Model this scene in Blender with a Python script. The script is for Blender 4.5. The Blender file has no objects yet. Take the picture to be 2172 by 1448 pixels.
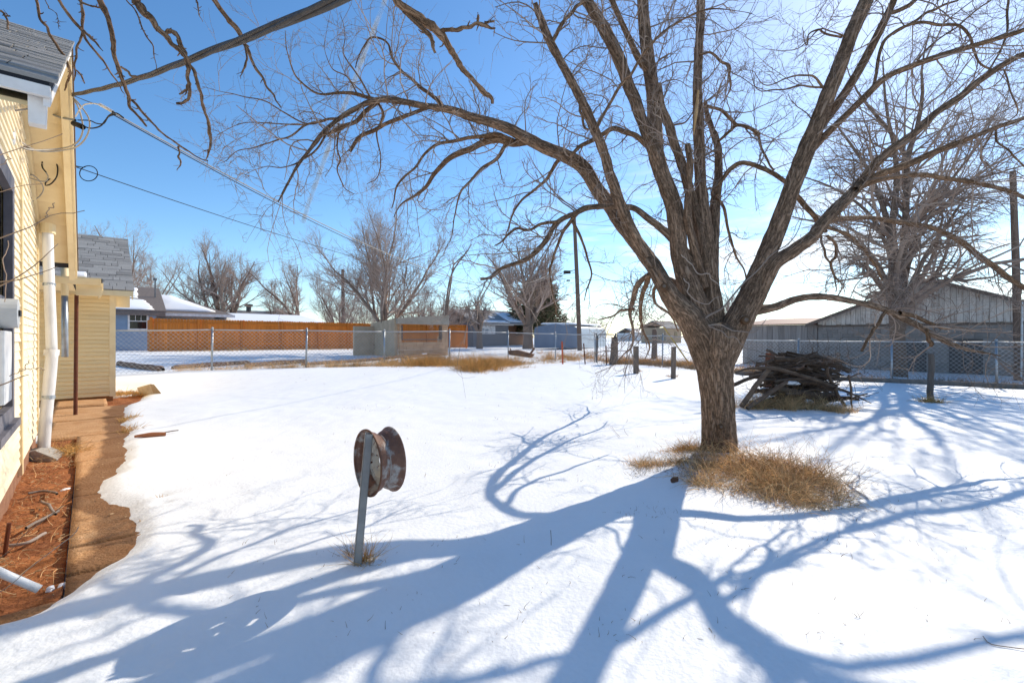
import bpy, math, random
import numpy as np
from mathutils import Matrix, Vector
R = math.radians
scene = bpy.context.scene
COL = scene.collection
rng = np.random.default_rng(11)
random.seed(11)

# ------------------------------------------------------------------ camera, sky, sun, exposure
HC = 1.40            # eye height
FPX, CX, HY = 1000.0, 1086.0, 716.0   # focal length, centre column and horizon row in photo pixels (2172 wide)
cam_d = bpy.data.cameras.new('camera'); cam = bpy.data.objects.new('camera', cam_d); COL.objects.link(cam)
cam.location = (0, 0, HC); cam.rotation_euler = (R(90), 0, 0)
cam_d.sensor_width = 36; cam_d.lens = 36 * FPX / 2172
cam_d.shift_y = -8 / 2172
cam_d.clip_start = 0.05; cam_d.clip_end = 9000
scene.camera = cam
SUN_AZ, SUN_EL = 40.2, 34.3           # azimuth to the right of the view axis
sd = Vector((math.sin(R(SUN_AZ)) * math.cos(R(SUN_EL)), math.cos(R(SUN_AZ)) * math.cos(R(SUN_EL)), math.sin(R(SUN_EL))))
world = bpy.data.worlds.new('World'); scene.world = world; world.use_nodes = True
nt = world.node_tree; nt.nodes.clear()
wo = nt.nodes.new('ShaderNodeOutputWorld'); bg = nt.nodes.new('ShaderNodeBackground')
sky = nt.nodes.new('ShaderNodeTexSky'); sky.sky_type = 'NISHITA'; sky.sun_disc = False
sky.sun_elevation = R(SUN_EL); sky.sun_rotation = R(SUN_AZ)
sky.altitude = 900; sky.air_density = 1.0; sky.dust_density = 0.42; sky.ozone_density = 3.0
hs = nt.nodes.new('ShaderNodeHueSaturation'); hs.inputs['Saturation'].default_value = 1.18
tc = nt.nodes.new('ShaderNodeTexCoord'); sep = nt.nodes.new('ShaderNodeSeparateXYZ')
mp = nt.nodes.new('ShaderNodeMapping'); mp.inputs['Scale'].default_value = (1.3, 1.3, 9.0)
cn = nt.nodes.new('ShaderNodeTexNoise'); cn.inputs['Scale'].default_value = 2.2; cn.inputs['Detail'].default_value = 7; cn.inputs['Roughness'].default_value = .62
cr = nt.nodes.new('ShaderNodeMapRange'); cr.interpolation_type = 'SMOOTHSTEP'
cr.inputs[1].default_value = .45; cr.inputs[2].default_value = .62; cr.inputs[4].default_value = .85
mz = nt.nodes.new('ShaderNodeMapRange'); mz.interpolation_type = 'SMOOTHSTEP'
mz.inputs[1].default_value = .42; mz.inputs[2].default_value = .10
mx2 = nt.nodes.new('ShaderNodeMapRange'); mx2.interpolation_type = 'SMOOTHSTEP'
mx2.inputs[1].default_value = -.1; mx2.inputs[2].default_value = .35
m1 = nt.nodes.new('ShaderNodeMath'); m1.operation = 'MULTIPLY'; m2 = nt.nodes.new('ShaderNodeMath'); m2.operation = 'MULTIPLY'
mix = nt.nodes.new('ShaderNodeMixRGB'); mix.inputs['Color2'].default_value = (6.0, 6.1, 6.2, 1)
L = nt.links.new
L(sky.outputs[0], hs.inputs['Color']); L(tc.outputs['Generated'], mp.inputs[0]); L(mp.outputs[0], cn.inputs['Vector'])
L(tc.outputs['Generated'], sep.inputs[0]); L(sep.outputs['Z'], mz.inputs[0]); L(sep.outputs['X'], mx2.inputs[0])
L(cn.outputs['Fac'], cr.inputs[0]); L(cr.outputs[0], m1.inputs[0]); L(mz.outputs[0], m1.inputs[1])
L(m1.outputs[0], m2.inputs[0]); L(mx2.outputs[0], m2.inputs[1]); L(m2.outputs[0], mix.inputs['Fac'])
tint = nt.nodes.new('ShaderNodeMixRGB'); tint.blend_type = 'MULTIPLY'; tint.inputs[0].default_value = 1; tint.inputs[2].default_value = (.99, .99, .955, 1)
L(hs.outputs[0], tint.inputs[1]); L(tint.outputs[0], mix.inputs['Color1']); L(mix.outputs[0], bg.inputs['Color']); L(bg.outputs[0], wo.inputs[0])
bg.inputs['Strength'].default_value = 0.146
sl = bpy.data.lights.new('sun', 'SUN'); sun = bpy.data.objects.new('sun', sl); COL.objects.link(sun)
sl.energy = 3.5; sl.angle = R(.53); sl.color = (1, .91, .76)
sun.rotation_euler = sd.to_track_quat('Z', 'Y').to_euler(); sun.location = (20, 25, 30)
scene.view_settings.view_transform = 'Standard'; scene.view_settings.look = 'None'
scene.view_settings.exposure = 0.5; scene.view_settings.gamma = 1; scene.view_settings.use_curve_mapping = False
scene.cycles.max_bounces = 8; scene.cycles.transparent_max_bounces = 16

# ------------------------------------------------------------------ helpers: places
def P(px, v, Y):
    """the point at distance Y that the photograph shows at pixel (px, v)"""
    return np.array(((px - CX) * Y / FPX, Y, HC - (v - HY) * Y / FPX))
def G(px, v, z=0.0):
    return P(px, v, (HC - z) * FPX / (v - HY))
D_ = np.array((-0.6685, 0.7437, 0)); N_ = np.array((0.7437, 0.6685, 0)); Z_ = np.array((0, 0, 1.))
def H(u, w, z):                       # the street grid: u runs along the house wall, w out into the yard
    return D_ * u + N_ * w + Z_ * z
def MH(u=0, w=0, z=0, su=1, sw=1, sz=1):   # matrix of a unit box scaled along that grid
    m = Matrix.Identity(4)
    for i, (a, s) in enumerate(((D_, su), (N_, sw), (Z_, sz))):
        for r in range(3): m[r][i] = a[r] * s
    o = H(u, w, z)
    for r in range(3): m[r][3] = o[r]
    return m

# value noise
def _h(ix, iy, iz):
    n = (ix.astype(np.int64) * 374761393 + iy.astype(np.int64) * 668265263 + iz.astype(np.int64) * 2147483647) & 0xffffffff
    n = ((n ^ (n >> 13)) * 1274126177) & 0xffffffff
    return ((n ^ (n >> 16)) & 0xffff) / 65535.0
def vn(x, y, z=0.0):
    x, y, z = np.broadcast_arrays(np.asarray(x, float), np.asarray(y, float), np.asarray(z, float))
    ix, iy, iz = np.floor(x), np.floor(y), np.floor(z)
    fx, fy, fz = x - ix, y - iy, z - iz
    fx, fy, fz = [f * f * (3 - 2 * f) for f in (fx, fy, fz)]
    out = 0
    for a in (0, 1):
        for b in (0, 1):
            for c in (0, 1):
                out = out + _h(ix + a, iy + b, iz + c) * (fx if a else 1 - fx) * (fy if b else 1 - fy) * (fz if c else 1 - fz)
    return out * 2 - 1

# terrain: level yard, the lots behind lie a little higher on the left
CTRL = np.array([(0,0,0),(-2,3,0),(2.5,5.6,0),(-5,6,0),(-9.3,11,0),(0,9,0),(6,9,0),(9.6,10.8,-.03),(0,14,.02),(-4,4,0),(4,4,0),(-12,9,.05),(3,-6,0),(-8,-4,0),(10,2,-.05),
 (-10.4,16.3,.275),(-7.6,17.5,.28),(-5.3,19.7,.25),(2.3,24.8,.2),(5,22.8,.12),(10.9,18,-.1),(13.1,16.3,-.116),(15.1,14.7,-.116),(20,12,-.12),
 (-18.9,24.7,.68),(-14,28,.66),(-10.6,32,.63),(-3,33,.58),(-3.5,25,.42),(3,30,.42),(9,37,.5),(15,24,-.05),(24,24,0),(-30,45,.7),(0,50,.62),(30,50,.4),(-60,100,.7),(0,100,.65),(60,100,.6),(0,400,.7),(-300,300,.7),(300,300,.6),(-25,0,.1),(40,0,-.1),(0,-60,0)])
def terr(x, y):
    x = np.asarray(x, float); y = np.asarray(y, float)
    num = np.zeros(np.broadcast(x, y).shape); den = num.copy()
    for a, b, c in CTRL:
        wgt = ((x - a) ** 2 + (y - b) ** 2 + 1.5) ** -1.7
        num += wgt * c; den += wgt
    return num / den
def gz(x, y): return float(terr(x, y))

# ------------------------------------------------------------------ helpers: materials
MATS = {}
def mat(name, c1, c2=None, scale=6.0, rough=.75, bump=0.0, bscale=None, stretch=(1, 1, 1), metal=0.0, c3=None, attr=None, rnd=0.0, lo=.35, hi=.65, detail=6, spec=.3, transl=0.0):
    """two (or three) tones blended by noise; rnd varies the value per object, attr names a coordinate attribute"""
    if name in MATS: return MATS[name]
    m = bpy.data.materials.new(name); m.use_nodes = True; MATS[name] = m
    n = m.node_tree.nodes; l = m.node_tree.links.new
    b = n['Principled BSDF']; b.inputs['Roughness'].default_value = rough; b.inputs['Metallic'].default_value = metal
    b.inputs['Specular IOR Level'].default_value = spec
    if attr:
        co = n.new('ShaderNodeAttribute'); co.attribute_name = attr; cv = co.outputs['Vector']
    else:
        co = n.new('ShaderNodeTexCoord'); cv = co.outputs['Object']
    mp = n.new('ShaderNodeMapping'); mp.inputs['Scale'].default_value = stretch; l(cv, mp.inputs[0])
    oi = n.new('ShaderNodeObjectInfo')
    ad = n.new('ShaderNodeVectorMath'); ad.operation = 'ADD'; sc = n.new('ShaderNodeVectorMath'); sc.operation = 'SCALE'
    cmb = n.new('ShaderNodeCombineXYZ')
    for k in range(3): l(oi.outputs['Random'], cmb.inputs[k])
    l(cmb.outputs[0], sc.inputs[0]); sc.inputs['Scale'].default_value = 37.0
    l(mp.outputs[0], ad.inputs[0]); l(sc.outputs[0], ad.inputs[1])
    nz = n.new('ShaderNodeTexNoise'); nz.inputs['Scale'].default_value = scale; nz.inputs['Detail'].default_value = detail; nz.inputs['Roughness'].default_value = .62
    l(ad.outputs[0], nz.inputs['Vector'])
    rp = n.new('ShaderNodeValToRGB'); l(nz.outputs['Fac'], rp.inputs[0])
    c2 = c2 or tuple(x * .7 for x in c1)
    e = rp.color_ramp.elements
    e[0].position = lo; e[1].position = hi; e[0].color = (*c1, 1); e[1].color = (*c2, 1)
    if c3:
        x = e.new(min(.98, hi + .12)); x.color = (*c3, 1)
    col = rp.outputs[0]
    if rnd:
        hv = n.new('ShaderNodeHueSaturation'); mr = n.new('ShaderNodeMapRange')
        if rnd > 0: l(oi.outputs['Random'], mr.inputs[0])
        else:
            ra = n.new('ShaderNodeAttribute'); ra.attribute_name = 'rnd'; l(ra.outputs['Fac'], mr.inputs[0])
        mr.inputs[3].default_value = 1 - abs(rnd); mr.inputs[4].default_value = 1 + abs(rnd)
        l(mr.outputs[0], hv.inputs['Value']); l(col, hv.inputs['Color']); col = hv.outputs[0]
    l(col, b.inputs['Base Color'])
    if transl:
        tl = n.new('ShaderNodeBsdfTranslucent'); ms = n.new('ShaderNodeMixShader'); ms.inputs[0].default_value = transl; l(col, tl.inputs['Color'])
        l(b.outputs[0], ms.inputs[1]); l(tl.outputs[0], ms.inputs[2]); l(ms.outputs[0], n['Material Output'].inputs[0])
    if bump:
        nb = n.new('ShaderNodeTexNoise'); nb.inputs['Scale'].default_value = bscale or scale * 4; nb.inputs['Detail'].default_value = 6
        l(ad.outputs[0], nb.inputs['Vector'])
        bp = n.new('ShaderNodeBump'); bp.inputs['Strength'].default_value = min(1, bump); bp.inputs['Distance'].default_value = .02 * max(1, bump)
        l(nb.outputs['Fac'], bp.inputs['Height']); l(bp.outputs[0], b.inputs['Normal'])
    return m

def bark_mat(name, c_lo, c_hi, ridge=26.0, strength=1.0, dist=.02):
    """furrowed bark: ridged noise drawn out along the limb (attribute bc), darker in the furrows"""
    m = bpy.data.materials.new(name); m.use_nodes = True; MATS[name] = m
    n = m.node_tree.nodes; l = m.node_tree.links.new; b = n['Principled BSDF']; b.inputs['Roughness'].default_value = .9
    b.inputs['Specular IOR Level'].default_value = .12
    at = n.new('ShaderNodeAttribute'); at.attribute_name = 'bc'
    def noise(scale, st, det, rough=.6):
        mp = n.new('ShaderNodeMapping'); mp.inputs['Scale'].default_value = (1, 1, st); l(at.outputs['Vector'], mp.inputs[0])
        z = n.new('ShaderNodeTexNoise'); z.inputs['Scale'].default_value = scale; z.inputs['Detail'].default_value = det; z.inputs['Roughness'].default_value = rough; z.inputs['Distortion'].default_value = .5
        l(mp.outputs[0], z.inputs['Vector']); return z.outputs['Fac']
    def math_(op, a, b_=None, c=None):
        q = n.new('ShaderNodeMath'); q.operation = op
        for k, v in enumerate((a, b_, c)):
            if v is None: continue
            if isinstance(v, (int, float)): q.inputs[k].default_value = v
            else: l(v, q.inputs[k])
        return q.outputs[0]
    rid = math_('MULTIPLY', math_('ABSOLUTE', math_('SUBTRACT', noise(ridge, .16, 2), .5)), 4.2)     # 0 in the furrow
    rid = math_('MINIMUM', rid, 1.0)
    crk = math_('MINIMUM', math_('MULTIPLY', math_('ABSOLUTE', math_('SUBTRACT', noise(ridge * .9, .8, 3), .5)), 7.0), 1.0)   # short cross cracks
    fine = noise(ridge * 3, .35, 6, .7)
    hgt = math_('ADD', math_('ADD', math_('MULTIPLY', rid, .6), math_('MULTIPLY', crk, .18)), math_('MULTIPLY', fine, .35))
    rp = n.new('ShaderNodeValToRGB'); e = rp.color_ramp.elements
    e[0].position = .22; e[1].position = .58; e[0].color = (*[x * .30 for x in c_lo], 1); e[1].color = (*c_lo, 1)
    x = e.new(.95); x.color = (*c_hi, 1); l(hgt, rp.inputs[0])
    n2 = noise(2.2, 1, 4)
    hv = n.new('ShaderNodeHueSaturation'); m3 = n.new('ShaderNodeMapRange'); m3.inputs[1].default_value = .3; m3.inputs[2].default_value = .7
    m3.inputs[3].default_value = .72; m3.inputs[4].default_value = 1.3; l(n2, m3.inputs[0]); l(m3.outputs[0], hv.inputs['Value'])
    l(rp.outputs[0], hv.inputs['Color']); l(hv.outputs[0], b.inputs['Base Color'])
    bp = n.new('ShaderNodeBump'); bp.inputs['Strength'].default_value = strength; bp.inputs['Distance'].default_value = dist
    l(hgt, bp.inputs['Height']); l(bp.outputs[0], b.inputs['Normal'])
    return m

# ------------------------------------------------------------------ helpers: objects
WM = {}
def tag(o, label=None, cat=None, group=None, kind=None):
    if label: o['label'] = label
    if cat: o['category'] = cat
    if group: o['group'] = group
    if kind: o['kind'] = kind
    return o
def thing(name, label, cat, loc=(0, 0, 0), group=None, kind=None):
    o = bpy.data.objects.new(name, None); COL.objects.link(o)
    M = Matrix.Translation(Vector(loc)); o.matrix_basis = M; WM[o] = M
    o.empty_display_size = .2
    return tag(o, label, cat, group, kind)
def link(o, parent=None, M=None):
    COL.objects.link(o)
    M = M if M is not None else Matrix.Identity(4)
    if parent is not None:
        o.parent = parent; o.matrix_parent_inverse = WM[parent].inverted()
    o.matrix_basis = M; WM[o] = M
    return o
def mobj(name, mesh, material=None, parent=None, M=None):
    o = bpy.data.objects.new(name, mesh)
    if material is not None and not mesh.materials: mesh.materials.append(material)
    return link(o, parent, M)

def np_mesh(name, V, F, smooth=True, attrs=None):
    """V (n,3), F (m,4) quads or (m,3)"""
    me = bpy.data.meshes.new(name)
    V = np.ascontiguousarray(V, dtype=np.float32); F = np.ascontiguousarray(F, dtype=np.int32)
    k = F.shape[1]
    me.vertices.add(len(V)); me.vertices.foreach_set('co', V.ravel())
    me.loops.add(F.size); me.loops.foreach_set('vertex_index', F.ravel())
    me.polygons.add(len(F)); me.polygons.foreach_set('loop_start', np.arange(0, F.size, k, dtype=np.int32))
    me.polygons.foreach_set('use_smooth', np.full(len(F), smooth, dtype=bool))
    for an, (typ, arr) in (attrs or {}).items():
        a = me.attributes.new(an, typ, 'POINT')
        a.data.foreach_set('vector' if typ == 'FLOAT_VECTOR' else 'value', np.ascontiguousarray(arr, dtype=np.float32).ravel())
    me.update(calc_edges=True); me.validate()
    return me

def tubes(pts, rad, k=5, bc=False, disp=None):
    """pts (T,n,3), rad (T,n) -> V, F, rnd, bc"""
    T, n, _ = pts.shape
    t = np.gradient(pts, axis=1); t /= np.linalg.norm(t, axis=2, keepdims=True) + 1e-9
    mean = np.abs(t.mean(axis=1)); ref = np.zeros((T, 3)); ref[np.arange(T), mean.argmin(axis=1)] = 1
    a = np.cross(t, ref[:, None, :]); a /= np.linalg.norm(a, axis=2, keepdims=True) + 1e-9
    b = np.cross(t, a)
    ang = np.arange(k) * 2 * np.pi / k
    ca, sa = np.cos(ang), np.sin(ang)
    r = rad[:, :, None] * np.ones(k)
    cum = np.concatenate([np.zeros((T, 1)), np.cumsum(np.linalg.norm(np.diff(pts, axis=1), axis=2), axis=1)], axis=1)
    if disp is not None: r = r + disp(r, ang[None, None, :], cum[:, :, None])
    V = pts[:, :, None, :] + r[..., None] * (a[:, :, None, :] * ca[:, None] + b[:, :, None, :] * sa[:, None])
    base = (np.arange(T)[:, None] * n + np.arange(n - 1)[None, :])[..., None] * k
    i = np.arange(k)[None, None, :]; j = (np.arange(k) + 1)[None, None, :] % k
    F = np.stack([base + i, base + j, base + k + j, base + k + i], axis=-1).reshape(-1, 4)
    rn = np.repeat(rng.random(T), n * k)
    BC = None
    if bc:
        off = rng.random((T, 1, 1, 3)) * 20
        BC = np.stack([rad[:, :, None] * ca * 1.0, rad[:, :, None] * sa * 1.0, cum[:, :, None] * np.ones(k)], axis=-1) + off
        BC = BC.reshape(-1, 3)
    return V.reshape(-1, 3), F, rn, BC

class Tubes:
    def __init__(s): s.V = []; s.F = []; s.R = []; s.B = []; s.n = 0
    def add(s, pts, rad, k=5, disp=None):
        if pts.ndim == 2: pts = pts[None]; rad = np.asarray(rad)[None]
        if len(pts) == 0: return s
        V, F, r, B = tubes(pts, rad, k, True, disp)
        s.V.append(V); s.F.append(F + s.n); s.R.append(r); s.B.append(B); s.n += len(V); return s
    def build(s, name, material, parent=None, kind=None):
        me = np_mesh(name, np.concatenate(s.V), np.concatenate(s.F), True,
                     {'rnd': ('FLOAT', np.concatenate(s.R)), 'bc': ('FLOAT_VECTOR', np.concatenate(s.B))})
        o = mobj(name, me, material, parent)
        if kind: o['kind'] = kind
        return o

def smooth_path(p, n):
    """Catmull-Rom through control rows (any number of columns), n samples even in length"""
    p = np.asarray(p, float)
    if len(p) == 2: q = p[0] + (p[1] - p[0]) * np.linspace(0, 1, n)[:, None]; return q
    e = np.vstack([2 * p[0] - p[1], p, 2 * p[-1] - p[-2]])
    out = []
    for i in range(1, len(e) - 2):
        t = np.linspace(0, 1, 14, endpoint=False)[:, None]
        a, b, c, d = e[i - 1], e[i], e[i + 1], e[i + 2]
        out.append(.5 * (2 * b + (c - a) * t + (2 * a - 5 * b + 4 * c - d) * t ** 2 + (3 * b - a - 3 * c + d) * t ** 3))
    out.append(p[-1:]); q = np.vstack(out)
    s = np.r_[0, np.cumsum(np.linalg.norm(np.diff(q[:, :3], axis=0), axis=1))]
    x = np.linspace(0, s[-1], n)
    return np.stack([np.interp(x, s, q[:, c]) for c in range(q.shape[1])], axis=1)

class MB:
    """collects solids into ONE mesh"""
    def __init__(s): s.v = []; s.f = []
    def box(s, o, ex, ey, ez):
        o, ex, ey, ez = [np.asarray(q, float) for q in (o, ex, ey, ez)]
        i = len(s.v)
        for c in (0, 1):
            for b in (0, 1):
                for a in (0, 1): s.v.append(o + ex * a + ey * b + ez * c)
        s.f += [[i + q for q in f] for f in ((0, 2, 3, 1), (4, 5, 7, 6), (0, 1, 5, 4), (2, 6, 7, 3), (0, 4, 6, 2), (1, 3, 7, 5))]
        return s
    def hbox(s, u0, u1, w0, w1, z0, z1): return s.box(H(u0, w0, z0), D_ * (u1 - u0), N_ * (w1 - w0), Z_ * (z1 - z0))
    def prism(s, poly, ex):
        poly = [np.asarray(q, float) for q in poly]; ex = np.asarray(ex, float); n = len(poly); i = len(s.v)
        s.v += poly + [q + ex for q in poly]
        s.f.append(list(range(i, i + n))[::-1]); s.f.append(list(range(i + n, i + 2 * n)))
        for a in range(n):
            b = (a + 1) % n; s.f.append([i + a, i + b, i + n + b, i + n + a])
        return s
    def tube(s, path, r, k=8, cap=True):
        path = np.asarray(path, float); n = len(path); r = np.full(n, r) if np.isscalar(r) else np.asarray(r)
        V, F, _, _ = tubes(path[None], r[None], k); i = len(s.v)
        s.v += list(V); s.f += [[i + q for q in f] for f in F.tolist()]
        if cap: s.f.append([i + q for q in range(k)][::-1]); s.f.append([i + (n - 1) * k + q for q in range(k)])
        return s
    def build(s, name, material, parent=None, M=None, smooth=False, bevel=0):
        me = bpy.data.meshes.new(name); me.from_pydata([tuple(q) for q in s.v], [], s.f)
        import bmesh
        bm = bmesh.new(); bm.from_mesh(me); bmesh.ops.recalc_face_normals(bm, faces=bm.faces)
        if bevel: bmesh.ops.bevel(bm, geom=list(bm.edges), offset=bevel, segments=2, affect='EDGES', profile=.6)
        for f in bm.faces: f.smooth = smooth
        bm.to_mesh(me); bm.free(); me.update()
        return mobj(name, me, material, parent, M)

def unit_box(name, material, jitter=0):
    b = MB().box((0, 0, 0), (1, 0, 0), (0, 1, 0), (0, 0, 1)); me = bpy.data.meshes.new(name)
    me.from_pydata([tuple(q) for q in b.v], [], b.f); me.update(); me.materials.append(material); return me

# ------------------------------------------------------------------ helpers: branching
def norm(a): return a / (np.linalg.norm(a, axis=-1, keepdims=True) + 1e-9)
def grow(pos, dr, ln, r0, n, wander=.25, trop=0.0, curl=0.0, r1=.35, g=rng):
    """curved branches (vectorised): pos (T,3), dr (T,3), ln (T,), r0 (T,)"""
    T = len(pos); pts = np.zeros((T, n, 3)); pts[:, 0] = pos; d = norm(dr)
    ax = norm(g.normal(size=(T, 3))); cu = g.normal(size=(T, 1)) * curl
    for i in range(1, n):
        d = norm(d + g.normal(size=(T, 3)) * wander + np.cross(ax, d) * cu + np.array((0, 0, 1.)) * (trop if np.isscalar(trop) else trop[:, None]))
        pts[:, i] = pts[:, i - 1] + d * (ln / (n - 1))[:, None]
    rad = r0[:, None] * np.linspace(1, r1, n)[None]
    return pts, rad
def spawn(pts, rad, per, tmin=.15, tmax=1.0, ang=(35, 75), up=0.0, g=rng, outward=None):
    """choose places on parents: per children each -> pos, dir, parent radius, parent length, t"""
    T, n, _ = pts.shape
    cnt = np.full(T, per) if np.isscalar(per) else np.asarray(per)
    idx = np.repeat(np.arange(T), cnt); M = len(idx)
    t = tmin + (tmax - tmin) * g.random(M); f = t * (n - 1); i = np.minimum(f.astype(int), n - 2); fr = (f - i)[:, None]
    pos = pts[idx, i] * (1 - fr) + pts[idx, i + 1] * fr
    tan = norm(pts[idx, i + 1] - pts[idx, i])
    q = g.normal(size=(M, 3)); q[:, 2] += up
    perp = norm(q - tan * (q * tan).sum(1, keepdims=True))
    a = np.radians(ang[0] + (ang[1] - ang[0]) * g.random(M))[:, None]
    dr = tan * np.cos(a) + perp * np.sin(a)
    pr = rad[idx, i] * (1 - fr[:, 0]) + rad[idx, i + 1] * fr[:, 0]
    pl = np.linalg.norm(np.diff(pts, axis=1), axis=2).sum(1)[idx]
    return pos, dr, pr, pl, t
# ------------------------------------------------------------------ materials
m_snow = mat('snow', (.88, .875, .865), (.91, .905, .895), scale=3, rough=.55, bump=.30, bscale=34, spec=.3)
m_roofsnow = mat('roof_snow', (.86, .87, .89), (.9, .9, .92), scale=3, rough=.6, bump=.3, bscale=20)
m_soil = mat('red_soil', (.40, .145, .045), (.24, .08, .027), scale=5, rough=.95, bump=1.6, bscale=26, c3=(.36, .15, .06))
m_conc = mat('stained_concrete', (.62, .36, .18), (.50, .25, .10), scale=3.5, rough=.85, bump=.8, bscale=45, c3=(.64, .46, .30))
m_wetconc = m_conc
m_cream = mat('cream_paint', (.94, .74, .42), (.89, .67, .34), scale=5, rough=.6, bump=.15, bscale=40, stretch=(1, 1, 1), rnd=.05, c3=(.92, .78, .55))
m_creamsun = mat('sunlit_cream_paint', (.87, .75, .54), (.80, .67, .45), scale=5, rough=.6, bump=.2, bscale=40, rnd=.06, c3=(.46, .37, .27), lo=.4, hi=.66)  # same cream paint as the wing, paled so the strong sun is in the colour
m_creamtrim = mat('cream_trim_paint', (.86, .69, .41), (.76, .58, .32), scale=4, rough=.6, rnd=.03, c3=(.5, .36, .2), lo=.4, hi=.72)
m_white = mat('white_peeling_paint', (.80, .755, .70), (.72, .665, .61), scale=9, rough=.6, c3=(.38, .32, .27), lo=.45, hi=.66)
m_shingle = mat('grey_shingle', (.29, .275, .255), (.37, .35, .325), scale=30, rough=.9, bump=.5, bscale=300, rnd=.22)
m_underlay = mat('dark_underlay', (.03, .03, .035), rough=.9)
m_frame = mat('grey_window_frame', (.17, .16, .18), (.12, .115, .13), scale=6, rough=.7)
m_glass = mat('dark_glass', (.012, .014, .018), rough=.06, spec=.6)
m_galv = mat('galvanised_metal', (.42, .45, .48), (.32, .35, .38), scale=12, rough=.45, metal=.75)
m_galvwire = mat('galvanised_wire', (.50, .50, .50), (.40, .40, .40), scale=8, rough=.5, metal=.3)
m_rustpost = mat('rusty_brown_steel', (.16, .045, .018), (.10, .03, .015), scale=12, rough=.7)
m_whitepipe = mat('scuffed_white_pipe', (.74, .72, .70), (.55, .53, .52), scale=5, rough=.5, stretch=(1, 1, .3), lo=.45, hi=.7, c3=(.25, .23, .22))
m_plastic = mat('white_plastic', (.75, .75, .75), rough=.35)
m_greybox = mat('grey_meter', (.50, .52, .54), (.42, .44, .46), rough=.4)
m_black = mat('black_rubber', (.018, .017, .017), rough=.55)
m_cable = mat('weathered_cable', (.10, .085, .075), (.06, .05, .045), scale=20, rough=.6)
m_wirelite = mat('pale_wire', (.42, .38, .33), (.3, .27, .23), rough=.6)
m_orange = mat('orange_stained_cedar', (.66, .215, .03), (.52, .15, .02), scale=4, rough=.7, stretch=(6, 6, .6), rnd=.16)
m_grass = mat('dry_grass', (.86, .66, .38), (.70, .50, .27), scale=6, rough=.8, rnd=-.5, c3=(.80, .60, .32), transl=.4)
m_grassgold = mat('golden_dry_grass', (.78, .52, .20), (.62, .39, .14), scale=3, rough=.8, rnd=-.45, transl=.4)
m_grassbrown = mat('brown_dry_grass', (.42, .28, .15), (.30, .20, .11), scale=3, rough=.8, rnd=-.4, c3=(.52, .38, .2), transl=.3)
m_bark = bark_mat('furrowed_bark', (.31, .20, .13), (.40, .29, .21), ridge=27, strength=1.0, dist=.02)
m_branch = bark_mat('branch_bark', (.26, .155, .09), (.34, .225, .145), ridge=45, strength=.7, dist=.005)
m_twig = mat('twig', (.23, .16, .12), (.32, .245, .195), scale=3, rough=.8, rnd=-.35)
m_palewig = mat('pale_twig', (.34, .27, .22), (.26, .20, .165), scale=3, rough=.8, rnd=-.3)
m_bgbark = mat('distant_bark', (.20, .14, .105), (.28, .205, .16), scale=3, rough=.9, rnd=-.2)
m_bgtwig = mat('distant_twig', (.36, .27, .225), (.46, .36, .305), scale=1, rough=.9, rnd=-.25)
m_dead = mat('dead_wood', (.10, .065, .045), (.17, .12, .085), scale=6, rough=.9, bump=.8, bscale=30, rnd=-.3)
m_postwood = mat('weathered_post_wood', (.20, .155, .125), (.13, .10, .08), scale=7, rough=.9, stretch=(6, 6, .5), bump=.6)
m_polewood = mat('utility_pole_wood', (.14, .095, .072), (.19, .135, .105), scale=5, rough=.9, stretch=(5, 5, .3))
m_timber = mat('brown_timber', (.15, .085, .06), (.22, .14, .10), scale=6, rough=.9, bump=.6)
m_cutwood = mat('fresh_cut_wood', (.55, .36, .18), (.42, .25, .11), scale=8, rough=.8)

# ------------------------------------------------------------------ ground and snow
def axis(segs):
    out = []
    for a, b, s in segs: out.append(np.arange(a, b, s))
    return np.concatenate(out)
def geo(a, b, s0, q):
    out = [a]; s = s0
    while out[-1] < b: out.append(out[-1] + s); s *= q
    return np.array(out)
gx = np.concatenate([-geo(9, 1500, .12, 1.14)[::-1], np.arange(-8.9, -6.2, .06), np.arange(-6.2, -2.0, .034), np.arange(-2.0, 7, .065), geo(7, 1500, .08, 1.13)])
gy = np.concatenate([-geo(-1.2, 400, .15, 1.25)[::-1], np.arange(1.3, 7.4, .045), np.arange(7.4, 11.5, .065), geo(11.5, 2500, .08, 1.09)])
GX, GY = np.meshgrid(gx, gy)
GZ = terr(GX, GY)
fade = np.exp(-np.hypot(GX, GY) / 60)
def quad_grid(nx, ny):
    i = np.arange(ny - 1)[:, None] * nx + np.arange(nx - 1)[None]
    return np.stack([i, i + 1, i + nx + 1, i + nx], -1).reshape(-1, 4)
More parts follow.
